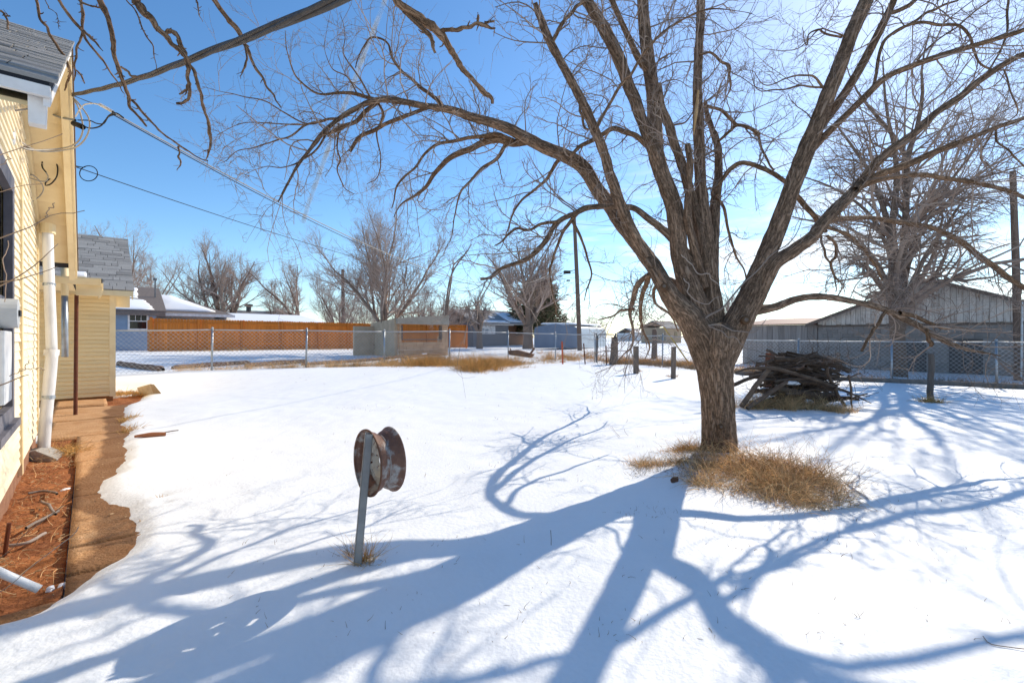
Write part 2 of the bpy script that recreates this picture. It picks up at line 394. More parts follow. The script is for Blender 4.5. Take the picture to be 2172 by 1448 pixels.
# outline of the bare strip beside the house where the snow has melted
bare_px = [(-60, 1330), (0, 1312), (60, 1293), (150, 1246), (205, 1205), (262, 1172), (270, 1150), (278, 1110), (262, 1082), (235, 1068), (205, 1055), (202, 1035), (235, 1000), (258, 965), (260, 925), (254, 897), (252, 872), (262, 862),
           (296, 850), (312, 836), (298, 825), (245, 822), (100, 822), (-80, 850), (-300, 950), (-500, 1150), (-400, 1330)]
bare = np.array([G(a, b, -.03)[:2] for a, b in bare_px])
def bare_dist(x, y):
    """signed distance to the melted strip (positive on the snow)"""
    x = np.asarray(x, float); y = np.asarray(y, float)
    d = np.full(x.shape, 1e9); ins = np.zeros(x.shape, bool)
    n = len(bare)
    for i in range(n):
        a = bare[i]; b = bare[(i + 1) % n]; e = b - a
        t = np.clip(((x - a[0]) * e[0] + (y - a[1]) * e[1]) / (e @ e), 0, 1)
        d = np.minimum(d, np.hypot(x - a[0] - t * e[0], y - a[1] - t * e[1]))
        c = (a[1] > y) != (b[1] > y)
        with np.errstate(divide='ignore', invalid='ignore'):
            ins ^= c & (x < (b[0] - a[0]) * (y - a[1]) / (b[1] - a[1] + 1e-12) + a[0])
    return np.where(ins, -d, d)
near = (GX > -14) & (GX < 2) & (GY > .5) & (GY < 16)
BD = np.full(GX.shape, 9.0); BD[near] = bare_dist(GX[near], GY[near])
BD = BD + .035 * vn(GX * 4, GY * 4) + .012 * vn(GX * 12, GY * 12)
und = .0035 * vn(GX * 9, GY * 4, 8) + .018 * vn(GX * .7, GY * .7) + .010 * vn(GX * 1.9 + 7, GY * 1.9) + .0045 * vn(GX * 5, GY * 5, 3) + .0016 * vn(GX * 14, GY * 14, 5)
edge = np.clip((BD + .06) / .22, 0, 1)
SZ = GZ + und * fade * np.clip(BD * 2, .15, 1) - .115 * (1 - edge ** .55) + .004 * np.exp(-((BD - .25) / .2) ** 2) * (BD < 1)
def mound(cx, cy, rx, ry, h):
    global SZ
    SZ = SZ + h * np.exp(-(((GX - cx) / rx) ** 2 + ((GY - cy) / ry) ** 2))
TREE = G(1525, 968)
mound(TREE[0], TREE[1], .35, .35, .05); mound(2.75, 4.75, .8, .75, .07)
mound(*G(1700, 872)[:2], 1.3, .6, .05)
# melted or trampled patches and a few old footprints
for a, b, rr, dp in [(300, 1120, .06, .02), (395, 1250, .05, .02), (205, 1345, .06, .025), (200, 1305, .05, .02), (245, 1373, .06, .02), (750, 1308, .05, .012), (783, 1390, .04, .01), (935, 1392, .04, .025), (940, 1415, .035, .022), (1680, 1235, .06, .01), (1670, 1200, .06, .01), (340, 1050, .07, .03), (347, 1065, .05, .03)]:
    q = G(a, b); mound(q[0], q[1], rr, rr * .7, -dp)
def S(x, y):                       # snow height by interpolation
    i = np.clip(np.searchsorted(gx, x) - 1, 0, len(gx) - 2); j = np.clip(np.searchsorted(gy, y) - 1, 0, len(gy) - 2)
    a = np.clip((x - gx[i]) / (gx[i + 1] - gx[i]), 0, 1); b = np.clip((y - gy[j]) / (gy[j + 1] - gy[j]), 0, 1)
    return SZ[j, i] * (1 - a) * (1 - b) + SZ[j, i + 1] * a * (1 - b) + SZ[j + 1, i] * (1 - a) * b + SZ[j + 1, i + 1] * a * b
F = quad_grid(len(gx), len(gy))
sn = mobj('snow_cover', np_mesh('snow_cover', np.stack([GX, GY, SZ], -1).reshape(-1, 3), F), m_snow); sn['kind'] = 'structure'
ax2 = np.concatenate([-geo(16, 1600, 1, 1.3)[::-1], np.arange(-15, 16, 1.0), geo(16, 1600, 1, 1.3)]); ay2 = np.concatenate([-geo(3, 500, 1, 1.3)[::-1], np.arange(-2, 46, 1.0), geo(46, 2600, 1.2, 1.3)])
AX, AY = np.meshgrid(ax2, ay2)
gr = mobj('ground', np_mesh('ground', np.stack([AX, AY, terr(AX, AY) - .2], -1).reshape(-1, 3), quad_grid(len(ax2), len(ay2))), m_soil); gr['kind'] = 'structure'
def patch(name, u0, u1, w0, w1, fz, material, step=.04, bd=True, parent=None):
    uu = np.linspace(u0, u1, max(3, int((u1 - u0) / step) + 1)); ww = np.linspace(w0, w1, max(3, int((w1 - w0) / step) + 1))
    UU, WW = np.meshgrid(uu, ww); X = D_[0] * UU + N_[0] * WW; Y = D_[1] * UU + N_[1] * WW
    Zz = fz(X, Y, UU, WW); V = np.stack([X, Y, Zz], -1)
    n = [len(uu), len(ww)]
    Vt = V.reshape(-1, 3); Ft = quad_grid(*n)
    # skirt so that the slab has thickness
    rim = np.concatenate([np.arange(n[0]), (np.arange(1, n[1]) * n[0] + n[0] - 1), np.arange(n[0] - 2, -1, -1) + n[0] * (n[1] - 1), np.arange(n[1] - 2, 0, -1) * n[0]])
    low = Vt[rim] - np.array((0, 0, .09)); i0 = len(Vt); m = len(rim); k = np.arange(m); k2 = (k + 1) % m
    Fs = np.stack([rim[k2], rim[k], i0 + k, i0 + k2], -1)
    allV = np.vstack([Vt, low]); me = np_mesh(name, allV, np.vstack([Ft, Fs]), True,
        {'wet': ('FLOAT', np.clip(1 - (-bare_dist(allV[:, 0], allV[:, 1]) + .05 * vn(allV[:, 0] * 5, allV[:, 1] * 5)) / .42, 0, 1))} if bd else None)
    return mobj(name, me, material, parent)
# damp edge of the concrete next to the melting snow: a stain with its own outline
n = m_conc.node_tree.nodes; l = m_conc.node_tree.links.new; bs = n['Principled BSDF']
src = bs.inputs['Base Color'].links[0].from_socket
wa = n.new('ShaderNodeAttribute'); wa.attribute_name = 'wet'; wr = n.new('ShaderNodeMapRange'); wr.interpolation_type = 'SMOOTHSTEP'; wr.inputs[1].default_value = .42; wr.inputs[2].default_value = .62
wr.inputs[4].default_value = .9
wm = n.new('ShaderNodeMixRGB'); wm.blend_type = 'MULTIPLY'; wm.inputs['Color2'].default_value = (.36, .31, .27, 1)
l(wa.outputs['Fac'], wr.inputs[0]); l(wr.outputs[0], wm.inputs['Fac']); l(src, wm.inputs['Color1']); l(wm.outputs[0], bs.inputs['Base Color'])
bed = patch('soil_bed', 2.2, 9.3, -.75, -.11, lambda X, Y, U, W: terr(X, Y) - .075 + .02 * vn(X * 5, Y * 5) + .014 * vn(X * 14, Y * 14), m_soil, bd=False); bed['kind'] = 'structure'
bed2 = patch('bare_soil_strip', 9.0, 15.2, -.4, 1.9, lambda X, Y, U, W: terr(X, Y) - .085 + .02 * vn(X * 4, Y * 4) + .01 * vn(X * 14, Y * 14), m_soil, bd=False); bed2['kind'] = 'structure'
walk = thing('walkway', 'tan concrete walkway of uneven slabs stained red, half covered by melting snow beside the yellow house', 'walkway', H(6, .3, -.05))
walk['kind'] = 'structure'; del walk['category']
for (u0, u1, w0, w1, dz, tl) in [(3.62, 3.93, -.1, .95, -.055, .0), (3.95, 4.40, -.1, .98, -.045, .01), (4.42, 5.82, -.1, 1.0, -.035, -.005), (5.84, 7.4, -.1, 1.0, -.045, .006), (7.42, 9.28, -.12, .95, -.042, .004), (9.31, 11.0, -.45, .9, -.035, -.003), (11.03, 12.9, -.5, .85, -.03, .002), (12.93, 14.1, -.5, .3, .02, 0), (3.2, 3.6, -2.6, -.12, -.05, .0), (3.22, 3.6, -.1, .9, -.06, 0)]:
    patch('slab', u0, u1, w0, w1, lambda X, Y, U, W: terr(X, Y) + dz + tl * (U - u0) + .006 * vn(X * 2, Y * 2) + .003 * vn(X * 20, Y * 20), m_conc, step=.06, parent=walk)

# ------------------------------------------------------------------ the yellow house (foreground left)
house = thing('yellow_house', 'cream yellow clapboard house with grey shingle roof at the left edge of the yard', 'house', H(9, -2, 0))
WW_ = -.512            # wall plane
EU0, EU1, RU, EZ, RZ, RW = 2.94, 10.0, 6.47, 2.477, 4.29, -.118      # eaves, ridge and rake of the gable
SLP = (RZ - EZ) / (RU - EU0)
def roof_z(u): return RZ - abs(u - RU) * SLP
# solid core behind the boards
core = MB()
core.prism([H(3.35, WW_ - .03, -.1), H(8.95, WW_ - .03, -.1), H(8.95, WW_ - .03, roof_z(8.95) - .2), H(RU, WW_ - .03, RZ - .2), H(3.35, WW_ - .03, roof_z(3.35) - .2)], -N_ * 6)
core.build('wall', m_creamtrim, house)
MB().hbox(3.32, 8.98, WW_ - .06, WW_ - .012, -.12, .17).build('foundation', mat('red_brick_base', (.32, .17, .10), (.25, .12, .07), scale=12, rough=.9, bump=.6), house)
sb = bpy.data.meshes.new('siding_board')     # a lap board: thicker at the bottom edge
bb = [(0, 0, 0), (1, 0, 0), (1, 1, 0), (0, 1, 0), (0, 0, 1), (1, 0, 1), (1, .35, 1), (0, .35, 1)]
sb.from_pydata(bb, [], [(0, 3, 2, 1), (4, 5, 6, 7), (0, 1, 5, 4), (1, 2, 6, 5), (2, 3, 7, 6), (3, 0, 4, 7)]); sb.update(); sb.materials.append(m_creamsun)
def board(u0, u1, z, h=.092, w=WW_ - .014, th=.024):
    if u1 - u0 < .03: return
    o = mobj('siding_board', sb, None, house, MH(u0, w + random.uniform(-.003, .002), z + random.uniform(-.004, .004), u1 - u0, th, h))
WIN = (4.75, 5.95, .70, 2.78)
z = .13; row = 0
while z < RZ - .3:
    lo = max(3.36, RU - (RZ - .22 - z - .05) / SLP); hi = min(8.93, RU + (RZ - .22 - z - .05) / SLP)
    j = 7.75 + (.03 if row % 2 else -.03)
    segs = [(lo, 6.80), (6.9, j - .004), (j + .004, hi)]
    for a, b in segs:
        a = max(a, lo); b = min(b, hi)
        if WIN[2] - .1 < z < WIN[3] - .02 and a < WIN[1]:
            board(a, WIN[0], z); board(WIN[1], b, z)
        else: board(a, b, z)
    z += .088; row += 1
MB().hbox(6.80, 6.9, WW_ - .01, WW_ + .022, .02, 3.0).build('corner_board', m_creamtrim, house)
MB().hbox(8.9, 8.99, WW_ - .02, WW_ + .02, .1, 2.86).build('corner_board', m_creamtrim, house)
MB().hbox(8.98, 9.02, WW_ - 5, WW_ - .02, .0, 2.8).build('end_wall', m_cream, house)
# window in the long wall
wn_ = MB()
for a, b, c, d in [(4.75, 4.86, .7, 2.78), (5.82, 5.95, .7, 2.78), (4.86, 5.82, 2.64, 2.78), (4.86, 5.82, .7, .82)]: wn_.hbox(a, b, WW_ - .02, WW_ + .035, c, d)
wf = wn_.build('window', m_frame, house)
MB().hbox(4.86, 5.82, WW_ - .05, WW_ - .03, .82, 2.64).build('pane', m_glass, wf)
MB().hbox(4.86, 5.82, WW_ - .03, WW_ - .005, 1.68, 1.74).build('sash_bar', m_frame, wf)
MB().hbox(4.7, 6.0, WW_ - .01, WW_ + .07, .64, .70).build('sill', m_frame, wf)
# roof planes
def slope_poly(u0, z0, u1, z1, th): return [H(u0, 0, z0), H(u1, 0, z1), H(u1, 0, z1 + th), H(u0, 0, z0 + th)]
rf = MB()
rf.prism([q + N_ * (RW - .01) for q in [H(EU0 - .02, 0, EZ), H(RU, 0, RZ), H(EU1 + .02, 0, EZ), H(EU1 + .02, 0, EZ + .05), H(RU, 0, RZ + .055), H(EU0 - .02, 0, EZ + .05)]], -N_ * 7)
roof = rf.build('roof', m_underlay, house)
sg = unit_box('shingle', m_shingle)
def shingle_field(u_e, z_e, u_r, z_r, w0, w1, parent, expo=.135, tab=.30):
    """rows of tabs from the eave (u_e) to the ridge (u_r), from w0 inwards to w1"""
    vec = H(u_r, 0, z_r) - H(u_e, 0, z_e); Ls = np.linalg.norm(vec); s = vec / Ls; nn = np.cross(N_, s); nn = nn if nn[2] > 0 else -nn
    rows = int(Ls / expo)
    for r in range(rows + 1):
        w = w0 + .015; first = True
        while w > w1:
            tw = tab * (random.choice((.38, .7, 1, 1.25, 1.6)) if not first else random.uniform(.3, 1)); first = False
            a = max(w - tw, w1); g_ = .008
            ln = min(expo * 1.12, Ls + .02 - r * expo)
            if ln < .03: break
            up = nn * (.019 + random.uniform(-.003, .005)); o0 = H(u_e, 0, z_e) + s * (r * expo - .02 + random.uniform(-.004, .004)) + N_ * w
            M = Matrix.Identity(4)
            e = (s * ln - nn * .004, -N_ * (w - a - g_), up)
            for i in range(3):
                for q in range(3): M[q][i] = e[i][q]
            for q in range(3): M[q][3] = (o0 + nn * .012)[q]
            mobj('shingle', sg, None, parent, M)
            w = a
shingle_field(EU0, EZ + .05, RU, RZ + .055, RW, RW - 1.15, roof, expo=.15, tab=.34)
MB().prism([H(EU0 - .02, RW - 1.15, EZ + .052), H(RU, RW - 1.15, RZ + .058), H(RU, RW - 1.15, RZ + .068), H(EU0 - .02, RW - 1.15, EZ + .062)], -N_ * 5.8).build('roof_felt', m_shingle, roof)
# eave fascia, rake boards, bracket
MB().hbox(EU0 - .035, EU0 - .01, RW - 6.5, RW - .005, EZ - .02, EZ + .03).build('eave_fascia', m_white, house, bevel=.004)
def along(u0, u1, w0, w1, dz0, dz1, name, material, par=house):
    return MB().prism([H(u0, w0, roof_z(u0) + dz0), H(u1, w0, roof_z(u1) + dz0), H(u1, w0, roof_z(u1) + dz1), H(u0, w0, roof_z(u0) + dz1)], N_ * (w1 - w0)).build(name, material, par)
along(EU0 - .01, RU, RW - .03, RW - .008, -.05, .0, 'rake_board', m_white)
along(RU, EU1, RW - .035, RW - .008, -.16, .0, 'rake_board', m_creamtrim)
along(RU, EU1 + .01, RW - .007, RW + .006, -.03, .05, 'drip_edge', mat('rusted_edge', (.14, .09, .06), (.2, .14, .1), rough=.8))
along(RU, EU1, RW - .1, RW - .036, -.19, -.155, 'rake_trim', m_creamtrim)
MB().prism([H(2.975, RW - .022, EZ - .125), H(3.02, RW - .022, EZ - .13), H(3.09, RW - .022, EZ + .02), H(2.95, RW - .022, EZ - .01)], -N_ * .058).build('rafter_bracket', m_white, house, bevel=.004)
# boarded soffit under both rakes
u = RU + .02
while u < 9.7:
    e = u + .205
    MB().prism([H(u + .003, WW_ - .02, roof_z(u) - .075), H(e, WW_ - .02, roof_z(e) - .075), H(e, WW_ - .02, roof_z(e) - .055), H(u + .003, WW_ - .02, roof_z(u) - .055)], N_ * (RW - .04 - WW_ + .02)).build('soffit_board', m_creamtrim, house)
    u = e
u = 3.0
while u < RU - .05:
    e = min(u + .205, RU - .01)
    MB().prism([H(u + .003, WW_ - .02, roof_z(u) - .075), H(e, WW_ - .02, roof_z(e) - .075), H(e, WW_ - .02, roof_z(e) - .055), H(u + .003, WW_ - .02, roof_z(u) - .055)], N_ * (RW - .04 - WW_ + .02)).build('soffit_board', m_creamtrim, house)
    u = e
along(RU, 9.0, WW_ - .01, WW_ + .03, -.19, -.08, 'frieze_board', m_creamtrim)
along(3.1, RU, WW_ - .01, WW_ + .03, -.19, -.08, 'frieze_board', m_creamtrim)
# the back wing whose wall faces the camera
EWU, EWW = 14.36, .45
ew = MB(); ew.hbox(EWU, EWU + 4.4, -4.5, EWW, .05, 2.5); ew.prism([H(EWU, EWW, 2.5), H(EWU + 4.4, EWW, 2.5), H(EWU + 2.2, EWW, 3.7)], -N_ * 4.9)
wing = ew.build('wing_wall', m_cream, house)
sb2 = bpy.data.meshes.new('wing_siding_board')
sb2.from_pydata([(0, 0, 0), (0, 1, 0), (1, 1, 0), (1, 0, 0), (.6, 0, 1), (.6, 1, 1), (1, 1, 1), (1, 0, 1)], [], [(0, 1, 2, 3), (4, 7, 6, 5), (0, 4, 5, 1), (1, 5, 6, 2), (2, 6, 7, 3), (3, 7, 4, 0)]); sb2.update(); sb2.materials.append(m_cream)
z = .06
while z < 2.44:
    o = mobj('siding_board', sb2, None, wing, MH(EWU - .04 + random.uniform(-.003, .003), -1.2, z, .04, EWW + 1.12, .085)); z += .0925
MB().hbox(EWU - .04, EWU + .08, EWW - .085, EWW + .025, .04, 2.45).build('corner_board', m_creamtrim, wing)
MB().hbox(EWU + .02, EWU + 4.3, -1.1, EWW - .02, -.12, .06).build('foundation', mat('rusty_foundation', (.34, .17, .07), rough=.9), wing)
EU, ER, EEZ, ERZ, EW1 = 13.98, 16.45, 2.42, 3.98, .78
wr_ = MB(); wr_.prism([q + N_ * EW1 for q in [H(EU, 0, EEZ), H(ER, 0, ERZ), H(2 * ER - EU, 0, EEZ), H(2 * ER - EU, 0, EEZ + .06), H(ER, 0, ERZ + .06), H(EU, 0, EEZ + .06)]], -N_ * 5.5)
wroof = wr_.build('wing_roof', m_underlay, house)
shingle_field(EU, EEZ + .06, ER, ERZ + .06, EW1, -1.6, wroof, expo=.15, tab=.32)
MB().hbox(EU - .03, EU - .004, -3, EW1 - .004, EEZ - .07, EEZ + .05).build('wing_fascia', m_creamtrim, wroof)
MB().hbox(EU, EWU - .05, -2, EW1 - .06, EEZ - .015, EEZ + .005).build('wing_soffit', m_creamtrim, wroof)
slw = (ERZ - EEZ) / (ER - EU)
MB().prism([H(EU, EW1 - .03, EEZ - .14), H(ER, EW1 - .03, ERZ - .12), H(ER, EW1 - .03, ERZ), H(EU, EW1 - .03, EEZ)], N_ * .026).build('wing_rake_board', m_creamtrim, wroof)
MB().prism([H(EWU + .1, EWW - .01, EEZ - .3), H(EWU + .2, EWW - .01, EEZ - .3), H(EWU + .2, EWW - .01, EEZ + .1), H(EWU + .1, EWW - .01, EEZ + .05)], N_ * .3).build('wing_rafter_end', m_creamtrim, wroof)
# porch between the two: roof, gutter, post, ceiling
pr = MB(); pr.prism([H(10.55, 0.18, 2.33), H(13.98, .18, 2.42), H(13.98, .18, 2.47), H(10.55, .18, 2.39)], -N_ * 2.2)
porch = pr.build('porch_roof', m_underlay, house)
MB().prism([H(10.60, -.2, 2.31), H(13.9, -.2, 2.40), H(13.9, -.2, 2.415), H(10.6, -.2, 2.325)], -N_ * 1.7).build('porch_ceiling', m_creamtrim, porch)
MB().prism([H(10.42, -.62, 2.27), H(10.54, -.62, 2.27), H(10.54, -.62, 2.385), H(10.38, -.62, 2.385), H(10.38, -.62, 2.36)], N_ * .78).build('porch_gutter', m_creamtrim, porch, bevel=.004)
MB().prism([H(10.55, .16, 2.2), H(13.9, .16, 2.27), H(13.9, .16, 2.38), H(10.55, .16, 2.32)], N_ * .03).build('porch_side_fascia', m_creamtrim, porch)
MB().prism([H(10.5, -.15, 2.1), H(10.62, -.15, 2.1), H(10.62, -.15, 2.28), H(10.5, -.15, 2.28)], N_ * .32).build('porch_header', m_creamtrim, porch)
s_ = MB(); s_.prism([H(10.52, -.3, 2.40), H(11.1, -.3, 2.42), H(11.1, -.3, 2.50), H(10.8, -.3, 2.52), H(10.56, -.3, 2.46)], N_ * .28); s_.build('porch_snow', m_roofsnow, porch, bevel=.03, smooth=True)
pf = G(160, 881, -.02); MB().tube([pf, pf + np.array((.02, 0, 2.2))], .03, 10).build('porch_post', m_rustpost, house)
q0, q1 = P(137, 560, 7.6), P(138, 757, 7.6)
MB().tube([q0, q0 * .66 + q1 * .34], .048, 12).build('gutter_outlet', m_creamtrim, house, smooth=True)
MB().tube([q0 * .66 + q1 * .34, q1], .043, 12).build('gutter_downspout', m_galv, house, smooth=True)
# crooked white downspout at the corner
dp = [P(101, 483, 6.25), P(103, 560, 6.2), P(108, 690, 6.1), P(110, 750, 6.05)]
MB().tube(smooth_path(dp, 12), .056, 14).build('downspout', m_whitepipe, house, smooth=True)
dp2 = [P(111, 742, 6.04), P(106, 800, 5.98), P(97, 890, 5.9), P(92, 962, 5.88)]
MB().tube(smooth_path(dp2, 12), .061, 14).build('downspout_lower', m_whitepipe, house, smooth=True)
MB().tube([P(110, 741, 6.05), P(109, 753, 6.05)], .075, 14).build('downspout_collar', m_whitepipe, house, smooth=False)
MB().tube([P(101, 476, 6.26), P(101, 496, 6.25)], .08, 14).build('downspout_collar', m_creamtrim, house)
for a_, b_ in ((P(104, 600, 6.17), P(104, 606, 6.17)), (P(103, 838, 5.94), P(103, 845, 5.94))): MB().tube([a_, b_], .064, 14).build('downspout_strap', m_galv, house)
q = G(92, 962, -.06)
spl = MB(); spl.prism([q + np.array((-.16, -.02, -.02)), q + np.array((.26, .04, -.04)), q + np.array((.26, .04, .0)), q + np.array((0.02, .02, .11)), q + np.array((-.16, -.02, .06))], np.array((.16, -.3, 0)))
tag(spl.build('splash_block', mat('grey_concrete', (.40, .36, .31), (.28, .25, .22), scale=10, rough=.9, bump=.5), None, bevel=.012), 'grey concrete splash block at the foot of the white downspout', 'splash block')
# electric meter on its box
mc = H(6.0, WW_ + .10, 1.62)
MB().hbox(3.86, 4.20, WW_ + .02, WW_ + .165, 1.02, 1.44).build('meter_box', m_plastic, house, bevel=.01)
MB().hbox(3.98, 4.22, WW_ + .02, WW_ + .09, 1.44, 1.66).build('meter_base', m_greybox, house, bevel=.01)
mt = MB().tube([H(4.10, WW_ + .09, 1.545), H(4.10, WW_ + .20, 1.545)], .088, 20).build('electric_meter', m_greybox, house, smooth=False)
MB().box(H(4.08, WW_ + .202, 1.53), D_ * .09, N_ * .006, Z_ * .035).build('meter_display', m_black, mt)
MB().tube([H(4.08, WW_ + .05, 1.66), H(4.08, WW_ + .05, 2.9)], .028, 8).build('conduit', m_greybox, house, smooth=True)
# ------------------------------------------------------------------ the big bare tree in the yard
TY = 5.62
tree = thing('bare_shade_tree', 'large bare deciduous tree with a thick furrowed trunk and arching limbs in the snowy yard', 'tree', TREE)
def limb_pts(rows, n, y0=None, y1=None):
    """rows (px, v, width px[, Y]) -> world points and radii; Y runs evenly from y0 to y1 when not given"""
    rows = [list(r) for r in rows]
    a = np.array([r[:3] for r in rows], float)
    s = np.r_[0, np.cumsum(np.hypot(np.diff(a[:, 0]), np.diff(a[:, 1])))]; s /= s[-1]
    known = [(s[i], r[3]) for i, r in enumerate(rows) if len(r) > 3]
    if not known: known = [(0, y0), (1, y1)]
    Y = np.interp(s, [k[0] for k in known], [k[1] for k in known])
    q = np.array([np.r_[P(r[0], r[1], y), r[2] * y / FPX / 2 / math.sqrt(1 + ((r[0] - CX) / FPX) ** 2 + .5 * ((r[1] - HY) / FPX) ** 2)] for r, y in zip(rows, Y)])
    q = smooth_path(q, n); return q[:, :3], np.maximum(q[:, 3], .0025)
def barkdisp(amp, freq):
    def f(r, ang, cum):
        rr = r.mean()
        x, y = np.cos(ang) * rr * freq, np.sin(ang) * rr * freq
        nz = np.abs(vn(x, y, cum * freq * .13)) ; n2 = vn(x * 2.3 + 9, y * 2.3, cum * freq * .4); n3 = vn(np.cos(ang) * 1.3, np.sin(ang) * 1.3, cum * 2.2)
        return amp * (nz * 1.1 - .35 + .35 * n2) + n3 * r * .08 - amp * .25
    return f
def wiggle(p, r, amp):
    s = np.arange(len(p)) / 5.0; o = rng.random(3) * 50
    w = np.stack([vn(s + o[i], o[i] * .7) for i in range(3)], -1) * amp; w[0] = 0
    return p + w * np.minimum(1, np.arange(len(p)) / 6)[:, None]
tr = Tubes()
p, r = limb_pts([(1525, 985, 100), (1525, 965, 88), (1526, 940, 77), (1524, 870, 73), (1519, 820, 75), (1516, 780, 82), (1513, 750, 93), (1512, 725, 104), (1513, 700, 98), (1514, 685, 60)], 110, 5.62, 5.62)
tr.add(p, r, 72, barkdisp(.017, 34)); tr.build('trunk', m_bark, tree)

